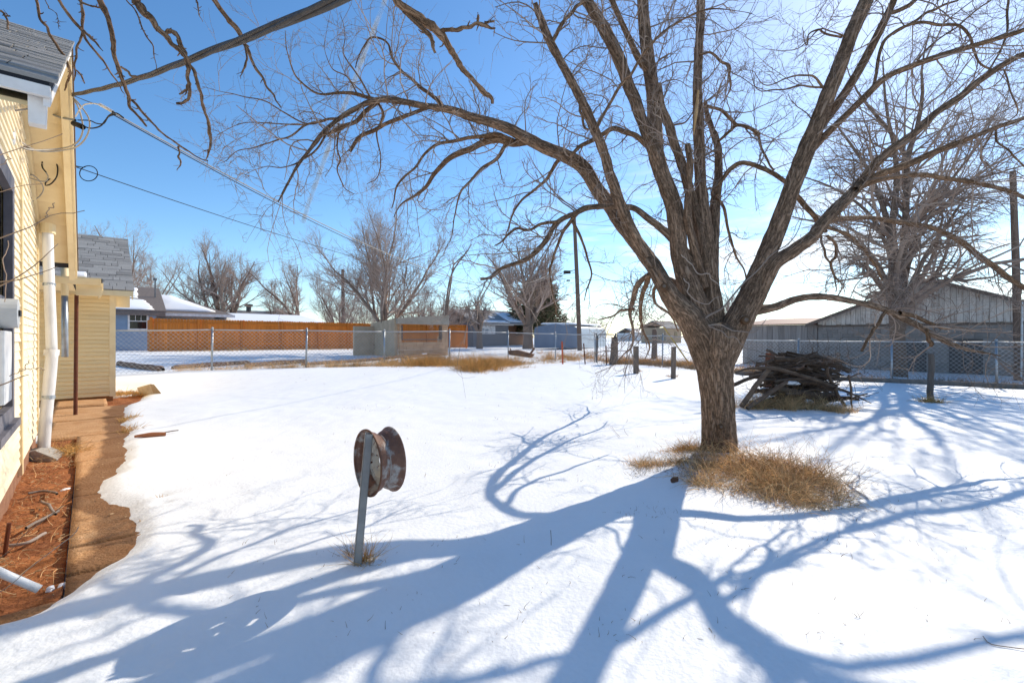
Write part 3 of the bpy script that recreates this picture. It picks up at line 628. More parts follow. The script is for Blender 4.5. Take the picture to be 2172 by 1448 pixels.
# main limbs: traced in the photograph's pixels, each with its own distance
LIMBS = {
 'A': ([(1508, 775, 68, 5.6), (1490, 718, 74, 5.6), (1464, 676, 62, 5.58), (1431, 640, 47, 5.56), (1409, 604, 39, 5.54), (1387, 566, 35, 5.68), (1356, 524, 33, 5.98), (1318, 475, 33, 6.2), (1293, 436, 32, 6.3), (1265, 400, 30), (1236, 355, 30), (1199, 331, 28, 6.45), (1159, 315, 26), (1116, 293, 25), (1083, 275, 24), (1050, 262, 21, 6.35), (1003, 249, 19), (954, 232, 17), (904, 225, 15), (838, 213, 14), (798, 213, 13, 5.95), (758, 229, 11), (718, 253, 11), (685, 282, 10), (659, 315, 8), (632, 351, 7), (606, 398, 5), (590, 428, 3, 5.5)], 220),
 'B': ([(1372, 545, 24, 5.74), (1340, 490, 26, 5.72), (1315, 431, 25), (1295, 375, 23), (1279, 318, 22), (1262, 278, 21), (1236, 219, 20), (1206, 162, 20), (1179, 113, 19), (1159, 73, 18), (1141, 25, 15), (1135, 8, 13, 5.25)], 110),
 'C': ([(1508, 745, 60, 5.68), (1491, 692, 62, 5.68), (1474, 641, 56, 5.68), (1454, 583, 46), (1441, 535, 40), (1431, 447, 39), (1408, 381, 37, 5.72), (1391, 325, 37), (1388, 265, 34), (1385, 205, 31), (1376, 133, 29), (1366, 50, 28), (1362, -30, 26), (1350, -260, 18, 5.9), (1340, -600, 8, 6.1)], 160),
 'C1': ([(1404, 370, 26, 5.72), (1385, 318, 27, 5.68), (1366, 268, 26), (1350, 222, 26), (1335, 186, 27), (1312, 123, 28), (1289, 76, 28), (1262, 30, 27), (1245, 0, 26), (1200, -90, 20, 5.5), (1120, -300, 10, 5.3), (1080, -450, 5, 5.2)], 110),
 'C2': ([(1375, 150, 15, 5.75), (1355, 126, 15, 5.8), (1335, 83, 14), (1315, 40, 13), (1298, 0, 12), (1270, -80, 9, 6.0), (1240, -220, 5, 6.2)], 50),
 'C3': ([(1500, 585, 26, 5.72), (1484, 500, 23, 5.73), (1466, 420, 22, 5.74), (1446, 348, 21), (1431, 308, 20), (1418, 265, 20), (1404, 230, 18), (1399, 195, 15), (1398, 178, 12, 5.7)], 60),
 'D': ([(1514, 765, 66, 5.70), (1513, 700, 58, 5.72), (1516, 655, 43, 5.74), (1511, 621, 39), (1505, 566, 37), (1498, 497, 33), (1491, 440, 30), (1487, 398, 27), (1484, 331, 26), (1481, 265, 25), (1479, 182, 22), (1481, 116, 21), (1486, 50, 20), (1487, 0, 20), (1492, -90, 16, 5.9), (1510, -350, 8, 6.1)], 140),
 'D2': ([(1492, 610, 26, 5.70), (1474, 535, 21, 5.64), (1461, 475, 19, 5.58), (1458, 440, 17), (1461, 398, 16), (1463, 348, 15), (1458, 305, 13, 5.5)], 40),
 'E': ([(1512, 590, 26, 5.76), (1513, 520, 27, 5.85), (1515, 480, 26), (1519, 414, 23), (1524, 365, 20), (1521, 308, 17), (1511, 275, 14), (1501, 245, 12, 6.3), (1496, 215, 9)], 60),
 'F': ([(1520, 775, 68, 5.6), (1546, 720, 70, 5.6), (1572, 668, 62, 5.6), (1592, 628, 55), (1610, 581, 48), (1636, 515, 43), (1660, 451, 42), (1684, 385, 42), (1705, 330, 42), (1729, 272, 41), (1751, 215, 38), (1781, 139, 36), (1805, 76, 36), (1834, 10, 37), (1860, -60, 30, 5.6), (1905, -220, 20, 5.5), (1960, -500, 9, 5.3)], 160),
 'F2': ([(1742, 268, 22, 5.62), (1771, 228, 22, 5.7), (1797, 190, 22), (1824, 146, 22), (1857, 83, 22), (1884, 27, 20), (1898, -5, 18), (1940, -120, 12, 6.2), (1990, -300, 6, 6.4)], 60),
 'F3': ([(1716, 325, 20, 5.6), (1736, 303, 18, 5.62), (1758, 280, 18, 5.6), (1784, 255, 17), (1831, 209, 18), (1877, 166, 17), (1937, 139, 17), (2003, 116, 17), (2069, 96, 16), (2136, 76, 15), (2180, 60, 14), (2300, 0, 9, 5.1), (2420, -110, 5, 4.9)], 110),
 'G': ([(1578, 680, 44, 5.60), (1608, 622, 42, 5.58), (1641, 562, 35, 5.5), (1683, 531, 33), (1721, 504, 32, 5.46), (1743, 476, 31), (1765, 451, 31, 5.5), (1793, 424, 30), (1821, 394, 28, 5.72), (1854, 351, 24), (1890, 318, 23), (1937, 285, 22), (1986, 239, 21), (2036, 206, 20), (2086, 166, 19), (2136, 133, 18), (2190, 108, 17), (2330, 50, 11, 5.2), (2460, -80, 5, 5)], 150),
 'G2': ([(1815, 402, 16, 5.58), (1844, 380, 18, 5.7), (1870, 368, 19), (1920, 351, 20), (1986, 321, 18), (2053, 295, 16), (2109, 272, 14), (2175, 249, 13), (2300, 190, 8), (2400, 160, 4, 6.3)], 90),
 'G3': ([(1806, 412, 16, 5.66), (1830, 394, 15, 5.76), (1870, 380, 15), (1903, 375, 14, 5.85), (1953, 371, 13), (2003, 378, 13, 6.05), (2069, 388, 13), (2136, 404, 13), (2175, 420, 12), (2290, 470, 8), (2370, 540, 4, 6.6)], 90),
 'G4': ([(1746, 476, 15, 5.5), (1768, 465, 14, 5.75), (1793, 463, 13, 6.15), (1848, 462, 12, 6.85), (1890, 469, 13), (1931, 475, 14, 7.3), (1973, 482, 14), (2006, 495, 14), (2042, 515, 15), (2069, 537, 16), (2111, 567, 17), (2138, 589, 17), (2175, 612, 15), (2260, 660, 9), (2330, 740, 4, 7.4)], 100),
 'H': ([(1576, 668, 26, 5.64), (1610, 657, 25, 5.68), (1641, 652, 21), (1683, 636, 19), (1724, 629, 18), (1765, 631, 17), (1807, 639, 16), (1848, 647, 16), (1876, 656, 17), (1903, 669, 18), (1939, 686, 18), (1967, 703, 16), (2000, 722, 14), (2042, 738, 11), (2083, 747, 8), (2122, 755, 4, 6.05)], 130),
 'I': ([(1476, 560, 24, 5.68), (1440, 520, 22, 5.72), (1415, 495, 18), (1373, 461, 15), (1345, 442, 14), (1320, 437, 13), (1290, 438, 12), (1249, 440, 13), (1221, 452, 13), (1182, 472, 12), (1163, 502, 12), (1144, 527, 12), (1119, 549, 11), (1091, 560, 9), (1064, 569, 8), (1041, 588, 7), (1019, 592, 6, 5.9)], 110),
 'J': ([(1690, 392, 12, 5.66), (1665, 384, 11, 5.8), (1640, 368, 11), (1613, 355, 11), (1577, 345, 11), (1552, 356, 11), (1534, 378, 10), (1522, 395, 9, 5.92)], 50),
 'K': ([(1478, 660, 24, 5.75), (1450, 615, 18, 5.95), (1412, 590, 13, 6.3), (1380, 582, 11, 6.8), (1351, 607, 12, 7.3), (1343, 635, 11, 7.9), (1336, 665, 8, 8.6), (1343, 701, 6, 9.4), (1340, 735, 5, 10), (1322, 752, 3, 10.3), (1300, 775, 2, 10.5), (1262, 792, 1.3, 10.6)], 80),
}
SECOND = {
 'A': [([(805, 214, 9), (782, 232, 10), (765, 247, 10), (745, 262, 9), (715, 274, 8), (695, 287, 7)], 5.0, 4.95), ([(800, 212, 8), (758, 202, 9), (728, 199, 7), (672, 196, 5), (626, 156, 4), (606, 109, 3), (602, 66, 1.5)], 5.0, 4.6),
   ([(720, 252, 8), (690, 255, 6), (652, 265, 5), (619, 288, 4.5), (592, 295, 4), (549, 308, 3), (500, 325, 2.4), (460, 351, 1.5)], 4.9, 4.4), ([(690, 256, 5), (652, 262, 4), (592, 232, 3.5), (533, 209, 3), (473, 199, 2), (430, 186, 1.2)], 4.9, 4.3),
   ([(652, 265, 4), (573, 262, 3), (513, 264, 2.4), (460, 287, 1.4)], 4.9, 4.5), ([(945, 232, 10), (920, 205, 9), (887, 183, 8), (864, 160, 7), (834, 126, 6.5), (824, 96, 5), (805, 83, 4.5), (781, 86, 4), (761, 113, 3.5), (752, 145, 2.5)], 5.2, 5.0),
   ([(904, 230, 8), (854, 249, 9), (805, 268, 9), (768, 288, 9), (742, 321, 8)], 5.15, 5.25), ([(700, 270, 6), (672, 316, 5), (640, 340, 4), (600, 352, 3), (560, 350, 2), (520, 372, 1.4)], 4.85, 4.5),
   ([(1116, 300, 18), (1085, 305, 17), (1053, 298, 16), (1003, 312, 14), (970, 325, 13), (934, 351, 11), (904, 394, 8), (877, 418, 6), (848, 436, 3.5), (836, 462, 2)], 5.42, 5.75), ([(1090, 298, 9), (1053, 288, 10), (987, 292, 8), (937, 305, 7), (904, 321, 6), (884, 351, 5.5), (858, 378, 5), (838, 408, 4), (831, 441, 2.5)], 5.4, 5.5),
   ([(1075, 302, 9), (1064, 320, 9), (1050, 341, 8), (1023, 358, 7), (1003, 381, 6), (977, 408, 4.5), (967, 441, 3.5), (960, 500, 2), (940, 540, 1.2)], 5.42, 5.7), ([(1190, 335, 10), (1179, 348, 9), (1159, 381, 7), (1130, 404, 6), (1103, 428, 5), (1083, 464, 4), (1070, 510, 2), (1050, 540, 1.2)], 5.45, 5.9),
   ([(800, 214, 6), (812, 240, 6), (806, 262, 5), (800, 285, 4), (808, 330, 3), (800, 372, 2.4), (780, 392, 1.5)], 5.0, 5.2), ([(718, 262, 5), (715, 310, 4), (722, 340, 4), (716, 360, 3.5), (730, 396, 2.5), (748, 410, 1.5)], 4.95, 5.2), ([(790, 215, 5), (765, 170, 4.5), (745, 140, 4), (728, 110, 3), (730, 70, 2), (720, 30, 1)], 5.0, 4.8), ([(760, 205, 4), (740, 165, 3.5), (705, 145, 2.6), (690, 100, 1.8), (700, 30, 1)], 4.95, 4.7)],
 'B': [([(1172, 92, 9), (1185, 60, 10), (1200, 40, 9), (1220, 18, 9), (1240, 5, 8)], 5.3, 5.45), ([(1262, 280, 6), (1290, 225, 7), (1325, 170, 7), (1335, 162, 7), (1362, 120, 6.5), (1400, 75, 6), (1450, 40, 5), (1500, 22, 4), (1545, 20, 2.5), (1600, 35, 1.5)], 5.3, 5.0), ([(1232, 210, 6), (1236, 262, 6), (1250, 275, 5)], 5.3, 5.35)],
 'C': [([(1395, 340, 12), (1370, 305, 13), (1340, 285, 12), (1310, 275, 12), (1285, 280, 11), (1255, 295, 10), (1230, 310, 9), (1203, 333, 7)], 5.72, 5.6), ([(1430, 265, 5), (1455, 262, 4), (1470, 240, 3), (1490, 200, 2)], 5.72, 5.6)],
 'D': [([(1481, 116, 6), (1511, 116, 6), (1530, 130, 7), (1547, 143, 7), (1550, 166, 6), (1544, 196, 4), (1530, 225, 2)], 5.8, 6.1), ([(1500, 226, 7), (1531, 235, 8), (1560, 262, 8), (1585, 270, 7), (1610, 285, 7), (1613, 318, 6), (1640, 361, 5)], 5.8, 6.0)],
 'E': [([(1524, 300, 7), (1545, 278, 8), (1567, 265, 8), (1590, 272, 7), (1610, 285, 7)], 6.0, 6.1), ([(1519, 412, 8), (1538, 450, 7), (1548, 500, 6), (1560, 540, 5), (1578, 575, 4), (1585, 620, 3)], 5.9, 6.5)],
 'F': [([(1785, 80, 6), (1750, 68, 6), (1735, 62, 5), (1715, 75, 4), (1712, 100, 3), (1700, 60, 2)], 5.6, 5.4), ([(1745, 185, 7), (1728, 165, 6), (1700, 160, 5), (1672, 165, 4), (1630, 180, 3), (1598, 150, 1.6)], 5.6, 5.3), ([(1746, 186, 6), (1700, 180, 5), (1650, 190, 4), (1605, 185, 2.4), (1590, 140, 1.3)], 5.6, 5.3),
   ([(1796, 80, 5), (1760, 65, 4), (1740, 62, 4), (1700, 100, 3), (1640, 108, 2), (1600, 106, 1.2)], 5.6, 5.2), ([(1678, 400, 14), (1702, 432, 14), (1738, 470, 12), (1752, 490, 10)], 5.62, 5.8)],
 'F2': [([(1883, 30, 12), (1917, 20, 13), (1945, -5, 12), (2000, -60, 7)], 6.0, 6.1)],
 'F3': [([(1850, 195, 8), (1870, 105, 9), (1890, 73, 9), (1937, 50, 9), (1986, 53, 9), (2036, 55, 9), (2059, 80, 8), (2066, 106, 8), (2079, 133, 7), (2110, 148, 6), (2140, 150, 4)], 5.55, 5.9), ([(1895, 72, 8), (1930, 50, 8), (1970, 27, 8), (2010, 7, 7), (2036, 3, 5)], 5.7, 5.8), ([(1946, 128, 7), (1965, 105, 6), (1990, 85, 5), (2040, 50, 5), (2090, 10, 5), (2120, -20, 4)], 5.5, 5.4)],
 'G': [([(2085, 165, 6), (2110, 130, 6), (2130, 90, 6), (2135, 40, 7), (2138, 0, 7)], 5.4, 5.6), ([(2130, 150, 5), (2150, 200, 5), (2160, 240, 4), (2130, 270, 3), (2140, 300, 2)], 5.4, 5.6)],
 'G2': [([(2112, 272, 7), (2114, 300, 6), (2140, 320, 6), (2172, 352, 5), (2190, 370, 3)], 6, 5.9), ([(2108, 275, 5), (2080, 330, 5), (2096, 350, 4), (2105, 380, 2)], 6, 6.1)],
 'G4': [([(1752, 482, 8), (1800, 500, 8), (1830, 530, 8), (1858, 560, 8), (1872, 590, 6)], 5.7, 6.2), ([(1755, 500, 8), (1770, 520, 8), (1772, 545, 8), (1763, 560, 7), (1772, 590, 5), (1785, 605, 3), (1792, 620, 2)], 5.66, 5.8), ([(1742, 500, 6), (1745, 530, 6), (1763, 562, 5), (1770, 590, 4), (1772, 620, 2)], 5.7, 5.8)],
 'H': [([(1908, 664, 14), (1939, 672, 12), (1973, 686, 10), (2003, 698, 8), (2028, 696, 7), (2069, 703, 4)], 5.85, 6.1), ([(1880, 660, 9), (1865, 680, 9), (1848, 708, 8), (1826, 743, 6.5)], 5.83, 5.7), ([(1965, 700, 9), (1972, 720, 12), (1978, 733, 9)], 5.9, 5.88)],
 'I': [([(1182, 470, 8), (1149, 477, 7), (1122, 487, 6), (1100, 485, 6), (1080, 499, 5), (1060, 515, 3.5), (1048, 520, 2)], 5.8, 5.7), ([(1225, 452, 9), (1205, 475, 8), (1190, 500, 7), (1172, 545, 5), (1168, 590, 4), (1176, 640, 3), (1180, 670, 2)], 5.8, 6.0), ([(1215, 470, 8), (1230, 500, 6), (1245, 540, 5), (1255, 580, 4), (1245, 620, 3), (1240, 640, 1.5)], 5.8, 6.1)],
 'K': [([(1378, 582, 10), (1370, 605, 11), (1362, 629, 10), (1359, 665, 8), (1365, 701, 6), (1378, 731, 4), (1370, 760, 2)], 6.8, 9.0), ([(1405, 590, 9), (1387, 615, 8), (1392, 645, 6), (1420, 668, 5), (1440, 700, 3)], 6.4, 7.4), ([(1345, 655, 6), (1315, 660, 5), (1295, 672, 4), (1270, 680, 2.5)], 8.2, 8.8)],
}
def twig_set(paths, name, parent, dens=5.5, seed=1, len1=(.3, 1.05), material=None, up=.15, scale=1.0, lv3=3, reach=None):
    g = np.random.default_rng(seed); tb = Tubes()
    L1p = []; L1r = []
    for p, r in paths:
        length = np.linalg.norm(np.diff(p, axis=0), axis=1).sum()
        q = np.stack([np.interp(np.linspace(0, 1, 26), np.linspace(0, 1, len(p)), p[:, i]) for i in range(3)], -1)[None]
        rr = np.interp(np.linspace(0, 1, 26), np.linspace(0, 1, len(r)), r)[None]
        cnt = max(2, int(length * dens))
        pos, d, pr, pl, t = spawn(q, rr, cnt, .10, 1.0, (30, 80), up, g)
        ln = (len1[0] + (len1[1] - len1[0]) * g.random(len(pos)) ** 1.5) * scale * np.clip(.55 + length * .25, .5, 1.2)
        r0 = np.clip(pr * .45, .003, .0095)
        a, b = grow(pos, d, ln, r0, 9, .16, g.normal(size=len(pos)) * .08, .11, .38, g); L1p.append(a); L1r.append(b)
    p1, r1 = np.concatenate(L1p), np.concatenate(L1r); tb.add(p1, r1, 5)
    pos, d, pr, pl, t = spawn(p1, r1, 6, .18, 1.0, (25, 70), .1, g)
    p2, r2 = grow(pos, d, pl * (.25 + .4 * g.random(len(pos))), np.clip(pr * .65, .0024, .006), 6, .22, g.normal(size=len(pos)) * .10, .2, .5, g); tb.add(p2, r2, 4)
    pos, d, pr, pl, t = spawn(p2, r2, lv3, .25, 1.0, (25, 65), .1, g)
    p3, r3 = grow(pos, d, pl * (.3 + .5 * g.random(len(pos))), np.clip(pr * .7, .0018, .0035), 4, .22, .02, .25, .6, g); tb.add(p3, r3, 3)
    return tb.build(name, material or m_twig, parent, 'stuff')
for i, (key, (rows, n)) in enumerate(LIMBS.items()):
    p, r = limb_pts(rows, n)
    big = r.max() > .06
    t = Tubes(); t.add(p, r, 40 if big else 22, barkdisp(.012 if big else .005, 38 if big else 60))
    lm = t.build('limb', m_bark if big or key in 'BH' else m_branch, tree)
    paths = [(p[int(n * .25):], r[int(n * .25):])]
    for rows2, y0, y1 in SECOND.get(key, []):
        if key == 'A': y0 += 1.05; y1 += 1.05
        p2, r2 = limb_pts(rows2, max(24, len(rows2) * 6), y0, y1)
        p2 = wiggle(p2, r2, .02)
        Tubes().add(p2, r2, 10, barkdisp(.003, 80)).build('branch', m_branch, lm); paths.append((p2, r2))
    dens = {'A': 5.6, 'B': 7, 'C': 6.5, 'C1': 6.5, 'D': 7.5, 'E': 8, 'F': 4.5, 'K': 5.5, 'I': 6.5, 'J': 7, 'G': 6, 'G4': 6.5, 'H': 6}.get(key, 5.5)
    twig_set(paths, 'twigs', lm, dens, 100 + i)
for px, v, y, rr_ in ((1409, 607, 5.36, .030), (1583, 678, 5.36, .036), (1530, 905, 5.40, .024)):
    c = P(px, v, y); dk = norm(np.array((-.25, -1, .1)))
    MB().tube([c + dk * -.12, c, c + dk * .012, c + dk * .004], [rr_ * 1.5, rr_ * 1.35, rr_, rr_ * .5], 14).build('knot', m_branch, tree, smooth=True)
    MB().tube([c, c + dk * .010], rr_ * .62, 12).build('knot_heart', m_dead if px == 1411 else m_postwood, tree)
# pale torn strip of wood on the middle limb, and the sprouts from the crotch
MB().tube([P(1481, 192, 5.62), P(1477, 235, 5.60), P(1471, 286, 5.64)], [.012, .022, .008], 6).build('torn_wood', m_cutwood, tree)
sp = Tubes(); g = np.random.default_rng(5)
for rows, y in [([(1496, 675, 7), (1505, 668, 8), (1535, 650, 7), (1570, 610, 6), (1620, 560, 5), (1672, 520, 4), (1700, 470, 3), (1715, 420, 2)], 5.35), ([(1502, 690, 6), (1530, 690, 5), (1560, 700, 4), (1600, 698, 3), (1640, 660, 2)], 5.3), ([(1505, 693, 5), (1530, 705, 4), (1560, 722, 3), (1580, 735, 2)], 5.28), ([(1450, 590, 4), (1460, 615, 4), (1475, 632, 3), (1500, 640, 3), (1530, 632, 2)], 5.35), ([(1445, 540, 4), (1475, 578, 4), (1505, 585, 4), (1525, 605, 3)], 5.4)]:
    p, r = limb_pts(rows, 40, y, y - .05); sp.add(wiggle(p, r, .03), r * .62, 7)
sp.build('sprouts', m_palewig, tree, 'stuff')
base = Tubes(); g = np.random.default_rng(6)
for key, cnt in (('A', 30), ('C', 36), ('D', 36), ('F', 40), ('G', 24), ('E', 14), ('B', 26)):
    p, r = limb_pts(LIMBS[key][0], 60); q = p[8:44][None]; rr = r[8:44][None]
    pos, d, pr, pl, t = spawn(q, rr, cnt, 0, 1, (60, 95), .2, g)
    pos = pos + norm(d) * pr[:, None] * .8
    a, b = grow(pos, d, .12 + .45 * g.random(len(pos)), np.full(len(pos), .0030), 8, .25, .05, .22, .4, g); base.add(a, b, 4)
base.build('sprouts', m_palewig, tree, 'stuff')
# ------------------------------------------------------------------ chain-link fence
def fence_run(name, label, stations, top, parent=None, group='chain link fences round the yard', cell=.135, hbelow=.02, wr=.0042):
    """stations: ground points (x, y) of the posts; top: height above ground"""
    a0 = stations[0]
    f = thing(name, label, 'fence', (a0[0], a0[1], gz(*a0)), group)
    base = [np.array((x, y, gz(x, y))) for x, y in stations]
    tops = [b + Z_ * top for b in base]
    for b, t in zip(base, tops):
        lean = np.array((random.uniform(-.03, .03), random.uniform(-.02, .02), 0))
        po = MB().tube([b - Z_ * .2, t + Z_ * .03 + lean], .034, 10); po.build('post', m_galv, f, smooth=True)
        MB().tube([t + Z_ * .03 + lean, t + Z_ * .07 + lean, t + Z_ * .10 + lean], [.042, .036, .012], 10).build('post_cap', m_galv, f, smooth=True)
    for i in range(len(base) - 1):
        n_ = 8; q = np.linspace(tops[i], tops[i + 1], n_); q[:, 2] -= .012 * np.sin(np.linspace(0, np.pi, n_))
        MB().tube(q, .021, 8).build('top_rail', m_galvwire, f, smooth=True)
        L_ = np.linalg.norm((base[i + 1] - base[i])[:2]); V = []; F = []
        hgt = top - .03; nx = int(L_ / cell)
        def pt(s, h):
            s = min(max(s, 0), L_) / L_; b = base[i] * (1 - s) + base[i + 1] * s; return b + Z_ * (h + hbelow) + nrm * .0
        dirx = norm(base[i + 1] - base[i]); nrm = norm(np.cross(dirx, Z_))
        segs = []
        for k in range(-int(hgt / cell) - 1, nx + 1):
            for sgn in (1, -1):
                s0 = k * cell if sgn > 0 else k * cell + hgt; s1 = s0 + sgn * hgt
                h0, h1 = 0, hgt
                # clip to the bay
                lo, hi = min(s0, s1), max(s0, s1)
                if hi <= 0 or lo >= L_: continue
                if s0 < 0: h0 = -s0 * sgn; s0 = 0
                if s0 > L_: h0 = (s0 - L_); s0 = L_
                if s1 > L_: h1 = hgt - (s1 - L_); s1 = L_
                if s1 < 0: h1 = hgt + s1; s1 = 0
                if h1 - h0 < .03: continue
                segs.append((pt(s0, h0) + nrm * sgn * .004, pt(s1, h1) + nrm * sgn * .004))
        pts = np.array(segs); pts = pts + 0
        mid = pts.mean(axis=1, keepdims=True); pts3 = np.concatenate([pts[:, :1], mid, pts[:, 1:]], axis=1)
        tb = Tubes(); tb.add(pts3, np.full(pts3.shape[:2], wr), 3); tb.build('wire_mesh', m_galvwire, f, 'stuff')
    return f
def at_px(px, Y): return ((px - CX) * Y / FPX, Y)
LF = [at_px(232, 14.8), at_px(449, 16.3), at_px(649, 17.9), at_px(815, 19.7), at_px(953, 21.7), at_px(1078, 23.6), at_px(1178, 24.6), at_px(1262, 24.2)]
fence_run('chain_link_fence', 'galvanised chain link fence across the far left of the yard before the orange fence', LF, 1.40)
RF = [at_px(1310, 23.2), at_px(1405, 21.9), at_px(1540, 20.1), at_px(1692, 18.1), at_px(1892, 16.25), at_px(2114, 14.65), at_px(2330, 13.2)]
fence_run('chain_link_fence', 'galvanised chain link fence on the right side of the yard before the block barn', RF, 1.38)
# small gate at the corner
ga, gb = np.array((*at_px(1268, 23.9), 0)), np.array((*at_px(1303, 23.5), 0)); gzb = gz(*ga[:2])
gate = thing('chain_link_gate', 'narrow dark chain link gate with rounded frame at the far corner of the fence', 'gate', (ga[0], ga[1], gzb))
h = 1.42
gp = [ga + Z_ * (gzb + .1), ga + Z_ * (gzb + h - .08), ga * .93 + gb * .07 + Z_ * (gzb + h), ga * .07 + gb * .93 + Z_ * (gzb + h), gb + Z_ * (gzb + h - .08), gb + Z_ * (gzb + .1), ga + Z_ * (gzb + .1)]
m_dkgalv = mat('dull_dark_steel', (.12, .12, .125), (.17, .17, .175), rough=.5, metal=.4)
MB().tube(gp, .028, 8).build('gate_frame', m_dkgalv, gate, smooth=True)
for q in (ga - (gb - ga) * .07, gb + (gb - ga) * .07): MB().tube([q + Z_ * (gzb - .2), q + Z_ * (gzb + h + .05)], .042, 10).build('gate_post', m_dkgalv, gate)
lm = MB()
for k in range(7): lm.tube([ga + Z_ * (gzb + .2 + k * .18), gb + Z_ * (gzb + .2 + k * .18)], .005, 4)
for k in range(1, 6): lm.tube([ga + (gb - ga) * k / 6 + Z_ * (gzb + .1), ga + (gb - ga) * k / 6 + Z_ * (gzb + h)], .005, 4)
lm.build('gate_mesh', m_dkgalv, gate)['kind'] = 'stuff'
MB().tube([ga * .6 + gb * .4 + Z_ * (gzb + h), ga * .5 + gb * .5 + Z_ * (gzb + h + .09), ga * .4 + gb * .6 + Z_ * (gzb + h)], .014, 6).build('gate_latch', m_dkgalv, gate)

# ------------------------------------------------------------------ orange stained wooden fence behind it
o0, o1 = np.array((-18.92, 24.7)), np.array((-3.6, 38.1)); oL = np.linalg.norm(o1 - o0); od = (o1 - o0) / oL
onr = np.array((od[1], -od[0]))     # towards the camera side
def OF(s, off, z): q = o0 + od * s + onr * off; return np.array((q[0], q[1], z + OB(s)))
def OB(s): return .66 - .06 * s / oL
of = thing('wooden_privacy_fence', 'orange stained wooden picket privacy fence with rails and posts facing the snowy lot', 'fence', OF(0, 0, 0))
pkb = MB().prism([(0, 0, 0), (.137, 0, 0), (.137, 0, 1.70), (.112, 0, 1.74), (.025, 0, 1.74), (0, 0, 1.70)], (0, .018, 0))
pk = pkb.build('picket', m_orange, of).data
bpy.data.objects.remove(bpy.data.objects['picket'])
s = 0.0; k = 0
while s < oL - .1:
    M = Matrix.Identity(4); hz = 1 + random.uniform(-.008, .008)
    o = OF(s, -.02, .02)
    for r in range(2): M[r][0] = od[r]; M[r][1] = onr[r]; M[r][3] = o[r]
    M[2][3] = o[2]; M[2][2] = hz * (1.04 if s > 12.6 else 1)
    mobj('picket', pk, None, of, M); s += .1415; k += 1
posts = [0, 2.1, 4.2, 6.4, 8.6, 10.5, 12.6, 14.6, 16.6, 18.6, 20.2]
for a, b in zip(posts[:-1], posts[1:]):
    for z in (.35, 1.05, 1.50):
        MB().box(OF(a + .05, .0, z), np.r_[od * (b - a - .1), 0], np.r_[onr * .04, 0], Z_ * .09).build('rail', m_orange, of)
for a in posts: MB().box(OF(a - .06, .0, -.05), np.r_[od * .12, 0], np.r_[onr * .1, 0], Z_ * (1.87 if a == 0 else 1.80)).build('post', m_orange, of)
for k in range(13):  # the return at its left end, going away
    MB().box(OF(-.03, -.1 - k * .145, .02), np.r_[od * .02, 0], np.r_[-onr * .137, 0], Z_ * 1.68).build('picket', m_orange, of)

# ------------------------------------------------------------------ houses behind
m_bluewall = mat('blue_grey_siding', (.22, .31, .44), (.19, .27, .39), scale=4, rough=.7)
m_darkroof = mat('brown_grey_shingle_roof', (.16, .13, .115), (.22, .18, .16), scale=14, rough=.9)
m_greyroof = mat('grey_shingle_roof', (.26, .25, .24), (.33, .32, .31), scale=10, rough=.9)
m_trimw = mat('white_trim', (.75, .75, .76), rough=.5)
m_redbrick = mat('red_brick_wall', (.27, .09, .065), (.20, .065, .05), scale=9, rough=.9)
m_tan = mat('tan_wall', (.45, .33, .22), (.38, .28, .19), rough=.9)
class Frame:                                     # a local street-grid frame: origin on the ground, a along N (right), b along D (away)
    def __init__(s, p, a=N_, b=D_): s.o = np.array(p, float); s.a = a; s.b = b
    def __call__(s, a, b, z): return s.o + s.a * a + s.b * b + Z_ * z
    def box(s, mb, a0, a1, b0, b1, z0, z1): return mb.box(s(a0, b0, z0), s.a * (a1 - a0), s.b * (b1 - b0), Z_ * (z1 - z0))
def window(fr, a0, a1, z0, z1, parent, mframe, bars=1, b=-.03):
    w = MB(); t = .09
    for q in ((a0 - t, a0, z0 - t, z1 + t), (a1, a1 + t, z0 - t, z1 + t), (a0, a1, z1, z1 + t), (a0, a1, z0 - t, z0)): fr.box(w, q[0], q[1], b - .03, b + .05, q[2], q[3])
    w = w.build('window', mframe, parent)
    x = MB(); fr.box(x, a0, a1, b + .01, b + .03, z0, z1); x.build('pane', m_glass, w)
    x = MB(); fr.box(x, a0, a1, b - .015, b + .005, (z0 + z1) / 2 - .025, (z0 + z1) / 2 + .025)
    for k in range(1, 3):
        c = a0 + (a1 - a0) * k / 3; fr.box(x, c - .012, c + .012, b - .015, b + .004, (z0 + z1) / 2 + .025, z1)
    x.build('sash_bar', mframe, w)
    return w
def roofpair(fr, a0, a1, b0, b1, z, rise, th, name, material, parent, over=.35):
    bm_ = (b0 + b1) / 2; sl = rise / (bm_ - b0)
    m = MB().prism([fr(a0 - over, b0 - over, z - sl * over), fr(a0 - over, bm_, z + rise), fr(a0 - over, b1 + over, z - sl * over), fr(a0 - over, b1 + over, z - sl * over + th), fr(a0 - over, bm_, z + rise + th), fr(a0 - over, b0 - over, z - sl * over + th)], fr.a * (a1 - a0 + 2 * over))
    return m.build(name, material, parent)
